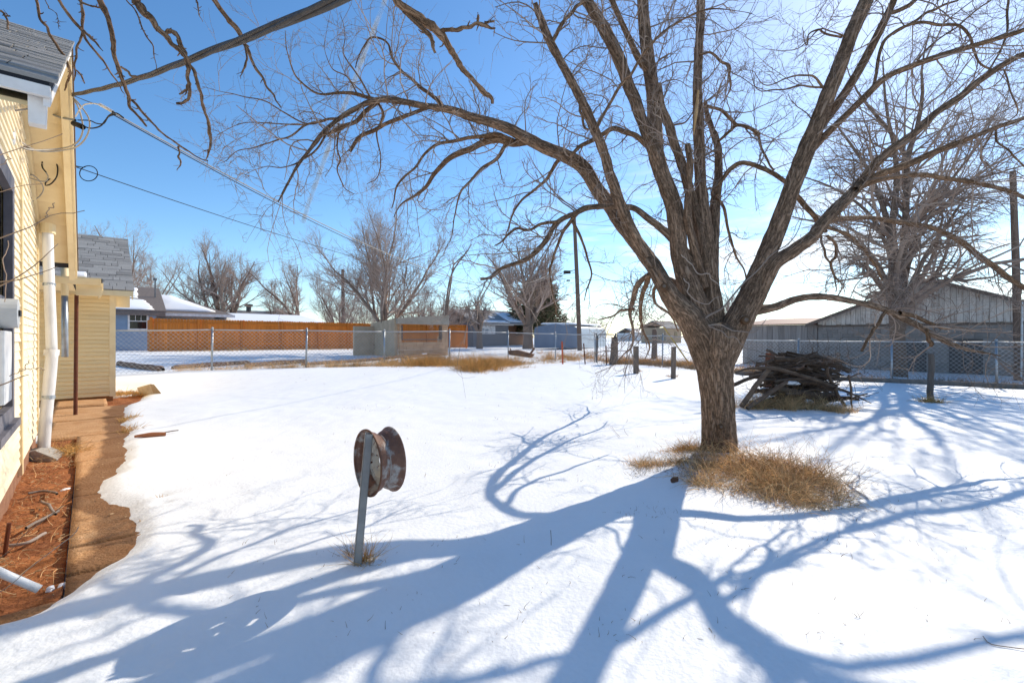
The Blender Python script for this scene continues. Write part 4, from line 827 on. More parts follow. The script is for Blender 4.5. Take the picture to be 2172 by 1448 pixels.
def snow_on(poly, parent, name='roof_snow', th=.07, n=6):
    """a blanket of snow with a soft outline lying on a roof plane; poly: points on the plane (counter-clockwise)"""
    poly = np.array(poly, float); c = poly.mean(0); pts = []
    m = len(poly)
    for i in range(m):
        for t in np.linspace(0, 1, 7, endpoint=False):
            q = poly[i] * (1 - t) + poly[(i + 1) % m] * t
            q = q + (q - c) * (.03 * random.uniform(-1, 1)); pts.append(q)
    nr = norm(np.cross(poly[1] - poly[0], poly[2] - poly[0])); nr = nr if nr[2] > 0 else -nr
    V = [c + nr * (th + .01)]; F = []
    k = len(pts); rings = [(.93, th), (1.0, th * .55), (1.0, .0)]
    for s_, hh in rings: V += [c + (q - c) * s_ + nr * hh for q in pts]
    for i in range(k): F.append([0, 1 + i, 1 + (i + 1) % k])
    for r_ in range(2):
        for i in range(k): F.append([1 + r_ * k + i, 1 + (r_ + 1) * k + i, 1 + (r_ + 1) * k + (i + 1) % k, 1 + r_ * k + (i + 1) % k])
    mb = MB(); mb.v = V; mb.f = F
    return mb.build(name, m_roofsnow, parent, smooth=True)
# blue house
f = Frame(P(228, 744, 26.5)); f.o[2] = .66
bh = thing('blue_house', 'blue grey house with a white framed window and snow on its brown shingle roof', 'house', f.o)
x = MB(); f.box(x, -3, 2.2, 0, 7, -.2, 2.36); x.build('wall', m_bluewall, bh)
window(f, .97, 1.74, 1.26, 2.14, bh, m_trimw)
rp = roofpair(f, -3, 2.3, 0, 7, 2.36, 1.5, .12, 'roof', m_darkroof, bh)
z_on = lambda b: 2.36 + 1.5 / 3.5 * b + .13
snow_on([f(-2, -.3, z_on(-.3)), f(2.1, -.3, z_on(-.3)), f(1.7, 1.2, z_on(1.2)), f(-2, 1.5, z_on(1.5))], rp)
snow_on([f(-2, 1.7, z_on(1.7)), f(1.4, 1.5, z_on(1.5)), f(1.5, 3.2, z_on(3.2)), f(-2, 3.3, z_on(3.3))], rp)
MB().tube([f(2.3, 1.8, 3.2), f(2.3, 1.8, 4.3)], .04, 8).build('vent_pipe', m_dkgalv, rp)
MB().tube([f(2.3, 1.8, 4.3), f(2.3, 1.8, 4.45)], .10, 8).build('vent_cap', m_dkgalv, rp)
x = MB(); f.box(x, -3.35, 2.6, -.42, -.36, 2.02, 2.2); x.build('fascia', m_darkroof, bh)
# its right wing under a hipped roof
x = MB(); f.box(x, 2.25, 5.5, 2.0, 7, -.2, 2.3); x.build('wing_wall', m_trimw, bh)
hip = MB(); c = [f(1.9, 1.5, 2.25), f(6.6, 1.5, 2.25), f(6.6, 7.5, 2.25), f(1.9, 7.5, 2.25), f(2.0, 4.5, 3.62), f(3.4, 4.5, 3.62)]
i0 = len(hip.v); hip.v += c; hip.f += [[0, 1, 5, 4], [1, 2, 5], [2, 3, 4, 5], [3, 0, 4], [0, 3, 2, 1]]
hp = hip.build('wing_roof', m_darkroof, bh)
def on_hip(a, b): return f(a, b, 2.25 + (b - 1.5) / 3 * 1.37 + .01)
snow_on([on_hip(2.1, 1.9), on_hip(5.6, 1.9), on_hip(3.3, 4.3), on_hip(2.1, 4.3)], hp, th=.12)
x = MB(); f.box(x, 1.9, 6.6, 1.42, 1.5, 2.1, 2.28); x.build('gutter', m_trimw, hp)
# long low building with a snowy metal roof behind the orange fence
f = Frame(P(440, 700, 31)); f.o[2] = .65
lb = thing('long_shed', 'low shed with a snow covered corrugated roof just behind the orange fence', 'shed', f.o)
x = MB(); f.box(x, -2.4, 7.6, 0, 5, -.1, 1.75); x.build('wall', m_tan, lb)
rr = MB().prism([f(-2.8, -.4, 1.72), f(-2.8, 5.2, 2.55), f(-2.8, 5.2, 2.6), f(-2.8, -.4, 1.77)], f.a * 10.9).build('roof', m_trimw, lb)
for k in range(54): MB().tube([f(-2.7 + k * .2, -.41, 1.79), f(-2.7 + k * .2, .2, 1.88)], .035, 5).build('roof_corrugation', m_trimw, rr)
snow_on([f(-2.7, -.1, 1.83), f(7.9, -.1, 1.83), f(7.9, 5.1, 2.6), f(-2.7, 5.1, 2.6)], rr, th=.06)
# red brick building
f = Frame(P(425, 690, 46)); f.o[2] = .7
rb = thing('red_brick_building', 'long red brick building under a low grey roof beyond the bare trees', 'building', f.o)
x = MB(); f.box(x, -1, 9.2, 0, 8, -.3, 2.85); x.build('wall', m_redbrick, rb)
roofpair(f, -1, 9.2, 0, 8, 2.85, .75, .12, 'roof', m_greyroof, rb, over=.4)
MB().tube([f(4.9, 3, 3.4), f(4.9, 3, 4.1)], .25, 10).build('roof_vent', m_dkgalv, rb)
MB().tube([f(4.9, 3, 4.1), f(4.9, 3, 4.35)], .42, 10).build('vent_cap', m_dkgalv, rb)

# ------------------------------------------------------------------ roofless block ruin
m_ruin = mat('worn_brown_blocks', (.60, .37, .22), (.46, .28, .165), scale=1.5, rough=.95, bump=.6, bscale=20, rnd=.13)
m_ruingrey = mat('grey_render', (.55, .42, .29), (.44, .33, .225), scale=2.5, rough=.95, bump=.5)
m_lintel = mat('concrete_lintel', (.42, .36, .29), (.33, .28, .22), scale=3, rough=.9)
blk = unit_box('block', m_ruin)
def blocks(fr, a0, a1, z0, z1, parent, holes=(), bw=.405, bh=.203, b0=0.0, depth=.19, top=None, material_mesh=None, axis='a'):
    z = z0; row = 0
    while z < z1 - .03:
        x = a0 - (bw / 2 if row % 2 else 0)
        while x < a1 - .01:
            xa, xb = max(x, a0), min(x + bw, a1); zt = min(z + bh, z1)
            if top is not None: zt = min(zt, top((xa + xb) / 2))
            cells = [(xa, xb)]
            for ha, hb, hc, hd in holes:
                if zt > hc + .02 and z < hd - .02:
                    nc = []
                    for p_, q_ in cells:
                        if q_ <= ha or p_ >= hb: nc.append((p_, q_))
                        else:
                            if p_ < ha: nc.append((p_, ha))
                            if q_ > hb: nc.append((hb, q_))
                    cells = nc
            for p_, q_ in cells:
                if q_ - p_ < .03 or zt - z < .03: continue
                M = Matrix.Identity(4); jit = random.uniform(-.008, .008)
                o = fr(p_ + .005, b0 + jit, z + .005)
                for r in range(3):
                    M[r][0] = fr.a[r] * (q_ - p_ - .01); M[r][1] = fr.b[r] * depth; M[r][2] = Z_[r] * (zt - z - .01); M[r][3] = o[r]
                mobj('block', material_mesh or blk, None, parent, M)
            x += bw
        z += bh; row += 1
f = Frame(P(848, 752, 24.6)); f.o[2] = gz(*f.o[:2]) - .04
ruin = thing('block_ruin', 'roofless brown block shed ruin with a wide empty window opening beside a small tree', 'ruin', f.o)
Wd = np.linalg.norm((P(951, 752, 26.6) - P(848, 752, 24.6))[:2]); print('ruin width', Wd)
zt = 1.96; holes = [(.10, Wd - .42, .92, 1.70), (1.35, 1.75, .0, .22)]
blocks(f, 0, Wd, .0, 1.76, ruin, holes)
x = MB(); x.box(f(.0, .01, -.1), f.a * Wd, f.b * .0, Z_ * .1)
MB().prism([f(-.12, -.02, 1.765), f(Wd + .05, -.02, 1.765), f(Wd + .05, -.02, 2.33), f(-.12, -.02, 2.06)], f.b * .24).build('lintel', m_lintel, ruin)
fm = MB()
for q in ((.10, .16, .93, 1.70), (Wd - .48, Wd - .42, .93, 1.70), (.16, Wd - .48, .92, .97)): f.box(fm, q[0], q[1], -.03, .22, q[2], q[3])
fm.build('window_frame', m_postwood, ruin)
sw = MB().prism([f(0, .2, -.1), f(0, 3.0, -.1), f(0, 3.0, 1.85), f(0, .2, 2.05)], -f.a * .2); sw.build('side_wall', m_ruingrey, ruin)
MB().prism([f(Wd - .2, .2, -.1), f(Wd - .2, .8, -.1), f(Wd - .2, .8, 1.1), f(Wd - .2, .2, 1.3)], f.a * .2).build('side_wall', m_ruingrey, ruin)
f2 = Frame(P(752, 748, 25.6)); f2.o[2] = gz(*f2.o[:2]) - .03
W2 = 2.35
rw = MB(); 
for q in ((0, 1.15, -.1, 1.62), (1.55, W2, -.1, 1.70), (1.15, 1.55, -.1, .62), (1.15, 1.55, 1.42, 1.66)): f2.box(rw, q[0], q[1], 0, .2, q[2], q[3])
rw.build('garden_wall', m_ruingrey, ruin)
x = MB(); f2.box(x, 1.10, 1.60, -.03, .0, .58, .62); x.build('sill', mat('rusty_sill', (.25, .1, .05), rough=.8), ruin)

# ------------------------------------------------------------------ grey house, carport, far houses
m_darkwall = mat('dark_grey_wall', (.17, .175, .19), (.22, .22, .235), scale=3, rough=.9)
f = Frame(P(1000, 733, 44)); f.o[2] = .6
gh = thing('grey_house', 'dark grey house with patchy snow on its roof behind a gnarled bare tree', 'house', f.o)
x = MB(); f.box(x, .2, 4.6, 0, 5, -.2, 2.2); x.build('wall', m_darkwall, gh)
x = MB(); f.box(x, 4.6, 9.0, 2.0, 6, -.2, 2.3); x.build('side_wall', mat('brown_brick_far', (.38, .22, .14), (.3, .17, .11), scale=5, rough=.9), gh)
g_roof = roofpair(f, .4, 8.6, -.3, 6.5, 2.25, 1.3, .12, 'roof', m_greyroof, gh, over=.5)
zo = lambda b: 2.25 + 1.3 / 3.4 * (b + .3) + .135
snow_on([f(4.4, -.4, zo(-.4)), f(8.6, -.4, zo(-.4)), f(8.4, 2.5, zo(2.5)), f(4.7, 2.3, zo(2.3))], g_roof)
snow_on([f(.2, -.7, zo(-.7)), f(4.2, -.7, zo(-.7)), f(4.0, -.2, zo(-.2)), f(.4, -.2, zo(-.2))], g_roof)
snow_on([f(2.6, .6, zo(.6)), f(3.3, .5, zo(.5)), f(3.0, 1.2, zo(1.2))], g_roof)
x = MB(); f.box(x, .9, 2.85, -.06, 0, 1.15, 1.95); wb = x.build('window', m_trimw, gh)
for k, (a, b, zz) in enumerate(((1.0, 1.5, 1.5), (1.6, 2.0, 1.45), (1.1, 1.4, 1.25), (1.55, 1.9, 1.2))):
    x = MB(); f.box(x, a, b, -.075, -.062, zz, zz + .18); x.build('pane', mat('grey_pane', (.35, .38, .42), rough=.3), wb)
MB().prism([f(.9, -.6, 2.0), f(4.8, -.6, 2.0), f(4.8, -.6, 2.08), f(.9, -.6, 2.08)], f.b * .6).build('porch_edge', m_trimw, gh)
# metal carport
f = Frame(P(1133, 741, 38.0)); f.o[2] = .56
cp = thing('metal_carport', 'white ribbed metal carport with rounded shoulders and a blue grey shaded end', 'carport', f.o)
EW = np.linalg.norm((P(1217, 741, 38) - P(1133, 741, 38))[:2]) * 1.12
ex = norm(np.array((1, .05, 0))); sx = norm(np.array((1.0, 1.45, 0)))
prof = [(0, 0)]
for a in np.linspace(180, 90, 7): prof.append((.42 + .42 * math.cos(R(a)), 1.35 + .42 * math.sin(R(a))))
prof.append((EW / 2, 1.98))
for a in np.linspace(90, 0, 7): prof.append((EW - .42 + .42 * math.cos(R(a)), 1.35 + .42 * math.sin(R(a))))
prof.append((EW, 0))
cs = MB(); pts = [f.o + ex * a + Z_ * z for a, z in prof]
m_carp = mat('white_steel_sheet', (.62, .66, .68), (.55, .59, .61), scale=2, rough=.45)
m_carpend = mat('shaded_steel_sheet', (.20, .25, .33), (.16, .20, .27), scale=2, rough=.5)  # the carport's end lies in shade; that shade is painted in as dark blue grey
cs.prism(pts, sx * 5.6); cs.build('shell', m_carp, cp)
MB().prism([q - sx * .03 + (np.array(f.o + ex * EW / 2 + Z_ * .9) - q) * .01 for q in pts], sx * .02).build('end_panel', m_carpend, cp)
for k in range(6):
    z = .2 + k * .27; MB().box(f.o + ex * (EW + .0) + Z_ * z, sx * 5.6, ex * .02, Z_ * .05).build('side_rib', m_carp, cp)
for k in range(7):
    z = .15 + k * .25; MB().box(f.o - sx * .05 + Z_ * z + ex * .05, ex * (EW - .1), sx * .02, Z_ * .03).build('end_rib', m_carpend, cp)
snow_on([f.o + ex * .5 + Z_ * 1.9 + sx * .2, f.o + ex * (EW - .4) + Z_ * 1.9 + sx * .2, f.o + ex * (EW - .4) + Z_ * 1.9 + sx * 5.5, f.o + ex * .5 + Z_ * 1.9 + sx * 5.5], cp, th=.16)
# houses far beyond the field
for i, (px, Y, wd, hh, mw, lab) in enumerate([(1412, 84, 5.5, 2.6, m_tan, 'small tan house far across the snowy field, left of the tree trunk'), (1345, 120, 5, 2.0, m_trimw, 'tiny white building on the far horizon beyond the field'), (985, 60, 4, 2.4, m_darkwall, 'dark far shed with a snowy roof just right of the orange fence end')]):
    f = Frame(P(px, 730, Y)); f.o[2] = .6
    t = thing('far_house', lab, 'house', f.o)
    x = MB(); f.box(x, 0, wd, 0, 5, -.3, hh); x.build('wall', mw, t)
    rp = roofpair(f, 0, wd, 0, 5, hh, 1.2, .12, 'roof', m_greyroof, t)
    if i != 0: snow_on([f(0, -.3, hh), f(wd, -.3, hh), f(wd, 2.3, hh + 1.25), f(0, 2.3, hh + 1.25)], rp, th=.12)
    x = MB(); f.box(x, wd * .55, wd * .72, -.05, 0, 1.0, 1.8); x.build('window', m_glass, t)

# ------------------------------------------------------------------ block barn with peeling gable on the right
f = Frame((14.93, 23.0, gz(14.9, 22.5) - .05), a=np.array((.6685, -.7437, 0)), b=N_)     # a runs along its front towards the camera
barn = thing('block_barn', 'grey block barn with a wide gable of white peeling vertical boards on the right', 'barn', f.o)
BW, BHt = 8.45, 2.12
m_block = mat('grey_concrete_block', (.30, .275, .255), (.24, .22, .205), scale=3, rough=.95, bump=.5, bscale=20, rnd=.12, c3=(.29, .27, .26))
blk2 = unit_box('concrete_block', m_block)
x = MB(); f.box(x, .02, BW - .02, .06, 9, -.2, BHt); x.build('wall', m_block, barn)
holes = [(3.05, 3.9, 0, 1.5), (4.6, 5.6, 0, 1.6)]
blocks(f, 0, BW, .05, BHt, barn, (), .405, .205, 0, .1, material_mesh=blk2)
x = MB(); f.box(x, 3.1, 4.0, -.02, .0, 0, 1.35); x.build('dark_door', mat('grey_brown_door', (.09, .08, .075), (.13, .115, .105), scale=3, rough=.9), barn)
x = MB(); f.box(x, 4.7, 5.7, -.02, .0, 0, 1.45); x.build('dark_door', mat('grey_brown_door', (.09, .08, .075), (.13, .115, .105), scale=3, rough=.9), barn)
pk_, ph = 4.1, 3.92
def gz_(a): return BHt + (ph - BHt) * (1 - abs(a - pk_) / (pk_ + .35))
a = .0
while a < BW - .05:
    b = min(a + .19, BW)
    z0_ = BHt - random.uniform(-.02, .05)
    MB().prism([f(a + .006, -.02, z0_), f(b - .006, -.02, z0_), f(b - .006, -.02, gz_(b) - .02), f(a + .006, -.02, gz_(a) - .02)], f.b * .025).build('gable_board', mat('worn_white_board', (.66, .61, .55), (.55, .50, .45), scale=2.2, rough=.8, c3=(.24, .19, .155), lo=.36, hi=.56, stretch=(5, 5, .7), rnd=.12), barn)
    a = b
MB().prism([f(.0, .02, BHt), f(BW, .02, BHt), f(BW, .02, gz_(BW) - .05), f(pk_, .02, ph - .05), f(0, .02, gz_(0) - .05)], f.b * .03).build('gable_backing', m_dead, barn)
x = MB(); f.box(x, -.02, BW, -.06, -.005, BHt - .11, BHt - .02); x.build('sill_board', m_postwood, barn)
m_barnroof = mat('barn_roof', (.24, .22, .21), (.30, .28, .26), scale=6, rough=.85)
for u0, u1 in ((-.45, pk_), (BW + .45, pk_)):
    MB().prism([f(u0, -.35, gz_(u0)), f(u1, -.35, ph), f(u1, -.35, ph + .09), f(u0, -.35, gz_(u0) + .09)], f.b * 9.6).build('roof', m_barnroof, barn)
    MB().prism([f(u0, -.375, gz_(u0) - .07), f(u1, -.375, ph - .07), f(u1, -.375, ph + .07), f(u0, -.375, gz_(u0) + .07)], f.b * .022).build('rake_board', m_postwood, barn)
# grey board lean-to left of it
ls = thing('board_shed', 'low shed of weathered grey boards with rusty red roof edge left of the barn', 'shed', f(-2, 0, 0))
x = MB(); f.box(x, -3.6, -.04, .1, 5, -.2, 2.15); x.build('wall', m_dead, ls)
m_greyboard = mat('weathered_grey_board', (.34, .30, .27), (.25, .215, .195), scale=3, rough=.95, stretch=(8, 8, .5), rnd=.2, c3=(.32, .29, .27))
a = -3.6
while a < -.1:
    b = min(a + random.uniform(.22, .32), -.04)
    MB().prism([f(a + .008, random.uniform(.05, .08), .05), f(b - .004, .065, .05), f(b - .004, .065, 2.14 + random.uniform(-.03, .01)), f(a + .008, .065, 2.14)], f.b * .03).build('board', m_greyboard, ls); a = b
MB().prism([f(-3.9, -.15, 2.15), f(-3.9, 5.2, 2.6), f(-3.9, 5.2, 2.66), f(-3.9, -.15, 2.2)], f.a * 3.85).build('roof', mat('rust_red_sheet', (.26, .11, .08), (.2, .09, .07), rough=.7), ls)

# ------------------------------------------------------------------ utility poles and lines
def pole(label, px0, v0, px1, v1, Y, rad, z=None):
    a, b = P(px0, v0, Y), P(px1, v1, Y)
    a[2] = min(a[2], gz(a[0], a[1]) - .2)
    t = thing('utility_pole', label, 'pole', a, 'wooden utility poles'); del t['group']
    p = smooth_path(np.array([np.r_[a, rad * 1.15], np.r_[(a + b) / 2 + np.array((.02, 0, 0)), rad], np.r_[b, rad * .8]]), 24)
    Tubes().add(p[:, :3], p[:, 3], 14).build('pole', m_polewood, t)
    MB().tube([b, b + Z_ * .04], rad * .8, 12).build('pole_top', m_polewood, t)
    return t, b
u1, u1b = pole('tall brown wooden utility pole in front of the metal carport', 1230, 745, 1218, 462, 35, .155)
x = MB(); x.box(P(1196, 580, 35), (.5, 0, 0), (0, .2, 0), (0, 0, .22)); x.box(P(1187, 586, 35), (.2, 0, 0), (0, .1, 0), (0, 0, .06)); x.box(P(1202, 596, 35), (.25, 0, 0), (0, .15, 0), (0, 0, .10))
x.tube([P(1200, 578, 35), P(1222, 572, 35)], .02, 6); x.build('line_bracket', m_black, u1)
u2, u2b = pole('grey weathered utility pole at the right edge in front of the block barn', 2161, 800, 2148, 366, 16.6, .108)
MB().tube([P(2168, 640, 16.4), P(2166, 800, 16.4)], .03, 8).build('conduit', m_galv, u2)
u3, u3b = pole('thin distant brown pole among the bare trees behind the long shed', 728, 690, 727, 572, 58, .22)
u4, u4b = pole('short weathered stub pole standing in the field beyond the gate', 1387, 748, 1388, 700, 27, .155)
def wire(name, label, a, b, sag, r, material, n=40, cat='power line', group=None):
    t = np.linspace(0, 1, n)[:, None]; p = a + (b - a) * t; p[:, 2] -= (sag * 4 * t * (1 - t))[:, 0]
    o = Tubes().add(p, np.full(n, r), 6).build(name, material)
    return tag(o, label, cat, group)
m_line = mat('dark_power_line', (.035, .035, .04), rough=.6)
wlab = 'thin dark power line strung across the sky between far poles'
for a, b, sg_ in ((P(1221, 572, 35), P(728, 640, 58), .3), (P(1221, 578, 35), P(727, 588, 58), .8), (P(1219, 490, 35), P(430, 600, 75), .9), (P(1221, 588, 35), P(560, 660, 70), .4), (P(1219, 475, 35), P(2500, 500, 60), .8), (P(1222, 592, 35), P(2300, 560, 52), 1.0)):
    wire('power_line', wlab, a, b, sg_, .011, m_line, group='far power lines')
# ------------------------------------------------------------------ bare trees behind
def bare_tree(name, label, px, Y, v_top, stems, spread_px, seed, zb=None, trunk_px=10, fork=.12, l1=16, l2=9, l3=6, up=.10, twr=.009, fan=(10, 38), group='bare trees beyond the fences', droop=0.0, mtw=None, explicit=None, dense=1.0, lean=0.0, ang1=(22, 58), mtr=None):
    """a leafless tree: a few stems that fan out of a short trunk, limbs, branches and fine twigs"""
    g = np.random.default_rng(seed)
    x = (px - CX) * Y / FPX; z0 = gz(x, Y) if zb is None else zb
    base = np.array((x, Y, z0 - .1)); Ht = HC + (HY - v_top) * Y / FPX - z0; sp = spread_px * Y / FPX / 2
    t = thing(name, label, 'tree', (x, Y, z0), group)
    tr_ = Tubes(); cr_ = Tubes(); r0 = trunk_px * Y / FPX / 2
    top = base + Z_ * (Ht * fork + .1)
    if explicit is None:
        q = np.array([np.r_[base, r0 * 1.25], np.r_[base * .5 + top * .5, r0 * 1.02], np.r_[top, r0]])
        q = smooth_path(q, 12); tr_.add(q[:, :3], q[:, 3], 12)
        az = np.linspace(0, 2 * np.pi, stems, endpoint=False) + g.random() * 6 + g.normal(size=stems) * .3
        el = np.radians(fan[0] + (fan[1] - fan[0]) * (np.arange(stems) + .5) / stems); g.shuffle(el)
        d = np.stack([np.cos(az) * np.sin(el) + lean, np.sin(az) * np.sin(el) * .8, np.cos(el)], -1)
        L_ = Ht * (1 - fork) * (.88 + .2 * g.random(stems))
        pts, rad = grow(np.repeat(top[None] - Z_ * .05, stems, 0), d, L_ * .95, r0 * (.45 + .3 * g.random(stems)), 16, .09, up * .5, .03, .12, g)
    else:
        ps = []; rs = []
        for rows, y0, y1 in explicit:
            p, r = limb_pts(rows, 16, y0, y1); ps.append(p); rs.append(r)
        pts, rad = np.array(ps), np.array(rs); stems = len(ps)
    tr_.add(pts, rad, 9)
    length = np.linalg.norm(np.diff(pts, axis=1), axis=2).sum(1)
    pos, dr, pr, pl, tt = spawn(pts, rad, int(l1 * dense), .14, 1, ang1, up * 3, g)
    ln = np.clip(pl * (.52 - .30 * tt) * (.6 + .6 * g.random(len(pos))), .3, None) * min(1.25, .5 + sp / Ht * 1.2)
    p1, r1 = grow(pos, dr, ln, np.clip(pr * .5, twr, None), 9, .13, up - droop, .05, .25, g); cr_.add(p1, r1, 5)
    pos, dr, pr, pl, tt = spawn(p1, r1, l2, .2, 1, (22, 55), up * 2, g)
    p2, r2 = grow(pos, dr, np.clip(pl * (.5 - .25 * tt) * (.6 + .8 * g.random(len(pos))), .2, None), np.clip(pr * .6, twr * .8, None), 6, .15, up * .7 - droop, .08, .4, g); cr_.add(p2, r2, 4)
    pos, dr, pr, pl, tt = spawn(p2, r2, l3, .2, 1, (20, 55), up, g)
    p3, r3 = grow(pos, dr, np.clip(pl * (.35 + .4 * g.random(len(pos))), .12, None), np.clip(pr * .7, twr * .5, twr), 4, .16, up * .5 - droop, .1, .6, g); cr_.add(p3, r3, 3)
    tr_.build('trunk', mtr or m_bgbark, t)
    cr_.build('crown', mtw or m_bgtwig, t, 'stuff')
    return t
bare_tree('bare_tree', 'pale bare tree with fine upswept twigs rising above the blue house roof', 262, 60, 485, 6, 190, 21, fork=.10, trunk_px=12, l1=14, fan=(8, 40))
bare_tree('bare_tree', 'pale bare tree behind the blue house, just left of the spreading many stemmed one', 318, 66, 520, 5, 120, 22, fork=.12, trunk_px=9, l1=12, fan=(5, 34))
bare_tree('bare_tree', 'wide many stemmed bare tree standing behind the snowy shed roof', 470, 48, 518, 7, 200, 23, fork=.12, trunk_px=15, fan=(8, 46), l1=15)
bare_tree('bare_tree', 'bare tree with two upright forks standing right of the red brick building', 632, 50, 545, 3, 130, 24, fork=.14, trunk_px=11, fan=(6, 28))
bare_tree('bare_tree', 'small bushy bare tree in front of the red brick building', 580, 52, 612, 5, 60, 25, fork=.1, trunk_px=6, l1=12, l3=5, fan=(6, 32))
bare_tree('bare_tree', 'tall twiggy tree growing over the grey wall beside the block ruin', 814, 26.2, 425, 7, 250, 26, fork=.13, trunk_px=13, fan=(6, 48), l1=18, l2=11, l3=7, twr=.0055, up=.09, lean=-.16)
bare_tree('bare_tree', 'hazy brown bare tree around the thin distant pole', 722, 60, 575, 8, 120, 27, fork=.06, trunk_px=6, fan=(5, 55), l1=16, l2=10)
bare_tree('bare_tree', 'low tangled tree behind the ruin, left of the thin leaning stem', 885, 46, 605, 8, 110, 28, fork=.08, trunk_px=7, fan=(12, 62), l1=16, up=.05)
bare_tree('bare_tree', 'low gnarled tangle of bare branches right behind the ruin roof line', 930, 42, 612, 7, 100, 29, fork=.08, trunk_px=7, fan=(12, 65), l1=15, up=.04)
bare_tree('bare_tree', 'gnarled bare tree with a crooked dark trunk beside the grey house', 1017, 36, 620, 5, 100, 30, fork=.30, trunk_px=12, fan=(12, 48), l1=11, l2=8, l3=5, up=.05)
bare_tree('bare_tree', 'thin leaning double stemmed sapling with a drooping top above the ruin', 943, 33, 530, 2, 50, 31, explicit=[([(943, 740, 4), (944, 690, 4), (947, 640, 4), (955, 590, 3.5), (970, 560, 3), (990, 535, 2.5), (1000, 518, 1.5)], 33, 33), ([(946, 740, 4), (947, 680, 4), (952, 630, 3.5), (958, 590, 3), (962, 562, 3), (980, 545, 2), (992, 530, 1.2)], 33.2, 33.1)], l1=10, l2=6, l3=4, droop=.08, up=.05)
bare_tree('bare_tree', 'dense bare tree with several trunks in front of the grey house', 1120, 39, 498, 6, 200, 32, fork=.20, trunk_px=20, fan=(10, 46), l1=17, l2=10, l3=6, up=.07)
bare_tree('bare_tree', 'hazy brown thicket of bare stems above the right end of the orange fence', 768, 44, 628, 9, 120, 51, fork=.04, trunk_px=4, fan=(5, 60), l1=13, l2=9, l3=5)
bare_tree('bare_tree', 'low dark bare tree between the leaning sapling and the gnarled tree', 972, 48, 640, 6, 80, 52, fork=.08, trunk_px=5, fan=(10, 60), l1=12)
bare_tree('bare_tree', 'small far bare tree beyond the carport roof', 1262, 70, 655, 5, 60, 33, fork=.1, trunk_px=4, l1=9, l2=6, l3=4, fan=(8, 50))
bare_tree('bare_tree', 'far rounded bare tree seen just right of the big trunk', 1540, 75, 588, 7, 100, 34, fork=.12, trunk_px=7, l1=15, l2=9, l3=6, fan=(8, 52))
bare_tree('bare_tree', 'far low bare tree at the right end of the grey house roof', 1205, 58, 648, 5, 60, 35, fork=.1, trunk_px=4, l1=9, l2=6, l3=4, fan=(10, 50))
# the large twiggy tree in front of the barn
STEMS = [([(1908, 800, 40), (1906, 740, 36), (1902, 690, 34), (1898, 636, 30), (1895, 526, 22), (1892, 479, 18), (1902, 398, 15), (1898, 320, 11), (1880, 230, 7), (1872, 120, 3)], 18.2, 18.0),
 ([(1910, 700, 26), (1912, 640, 26), (1914, 553, 22), (1920, 479, 16), (1922, 400, 14), (1918, 325, 12), (1884, 275, 10), (1847, 232, 8), (1810, 180, 4), (1790, 120, 2)], 18.1, 18.6),
 ([(1912, 640, 20), (1918, 520, 18), (1924, 400, 15), (1926, 331, 13), (1947, 265, 11), (1957, 199, 9), (1955, 150, 6), (1965, 90, 4), (1985, 30, 2)], 18.2, 17.6),
 ([(1905, 660, 22), (1895, 560, 16), (1878, 455, 14), (1858, 400, 12), (1835, 350, 9), (1800, 300, 6), (1770, 260, 3)], 18, 18.8),
 ([(1912, 650, 18), (1940, 590, 14), (1965, 540, 11), (2000, 490, 9), (2040, 430, 6), (2090, 380, 3)], 18, 17.4),
 ([(1910, 640, 16), (1935, 520, 13), (1950, 470, 11), (1985, 430, 9), (2040, 395, 6), (2110, 375, 3)], 18.1, 18.9),
 ([(1906, 640, 18), (1872, 610, 15), (1850, 580, 13), (1832, 560, 11)], 18, 17.8),
 ([(1900, 640, 15), (1860, 560, 12), (1820, 520, 9), (1760, 480, 6), (1680, 460, 3)], 18.1, 17.5),
 ([(1905, 620, 13), (1880, 520, 10), (1840, 450, 8), (1770, 400, 5), (1690, 370, 2.5)], 18.2, 19.2),
 ([(1912, 600, 13), (1960, 480, 10), (2020, 380, 8), (2080, 300, 5), (2120, 220, 3)], 18.2, 19.0)]
bt = bare_tree('bare_tree', 'tall bare tree thick with fine grey twigs in front of the barn gable', 1908, 18.1, 100, 10, 500, 40, explicit=STEMS, l1=20, l2=9, l3=5, twr=.0036, up=.0, trunk_px=30, ang1=(38, 85), mtr=mat('dark_brown_bark', (.15, .10, .072), (.21, .15, .11), scale=4, rough=.9), mtw=mat('brown_twig', (.27, .19, .145), (.36, .27, .215), scale=1, rough=.9, rnd=-.25))
g = np.random.default_rng(41); cl = Tubes(); c = P(1908, 635, 18.0)
T = 190; pos = c + g.normal(size=(T, 3)) * np.array((.28, .25, .35)); d = g.normal(size=(T, 3)) * np.array((1, .8, .6)) + np.array((0, 0, .35))
a, b = grow(pos, d, .4 + 1.0 * g.random(T), np.full(T, .007), 7, .18, .03, .12, .35, g); cl.add(a, b, 4)
pos, dr, pr, pl, tt = spawn(a, b, 5, .2, 1, (25, 60), .1, g); a2, b2 = grow(pos, dr, pl * .45, np.full(len(pos), .005), 5, .2, .02, .2, .5, g); cl.add(a2, b2, 3)
cl.build('burr_of_twigs', m_bgtwig, bt, 'stuff')
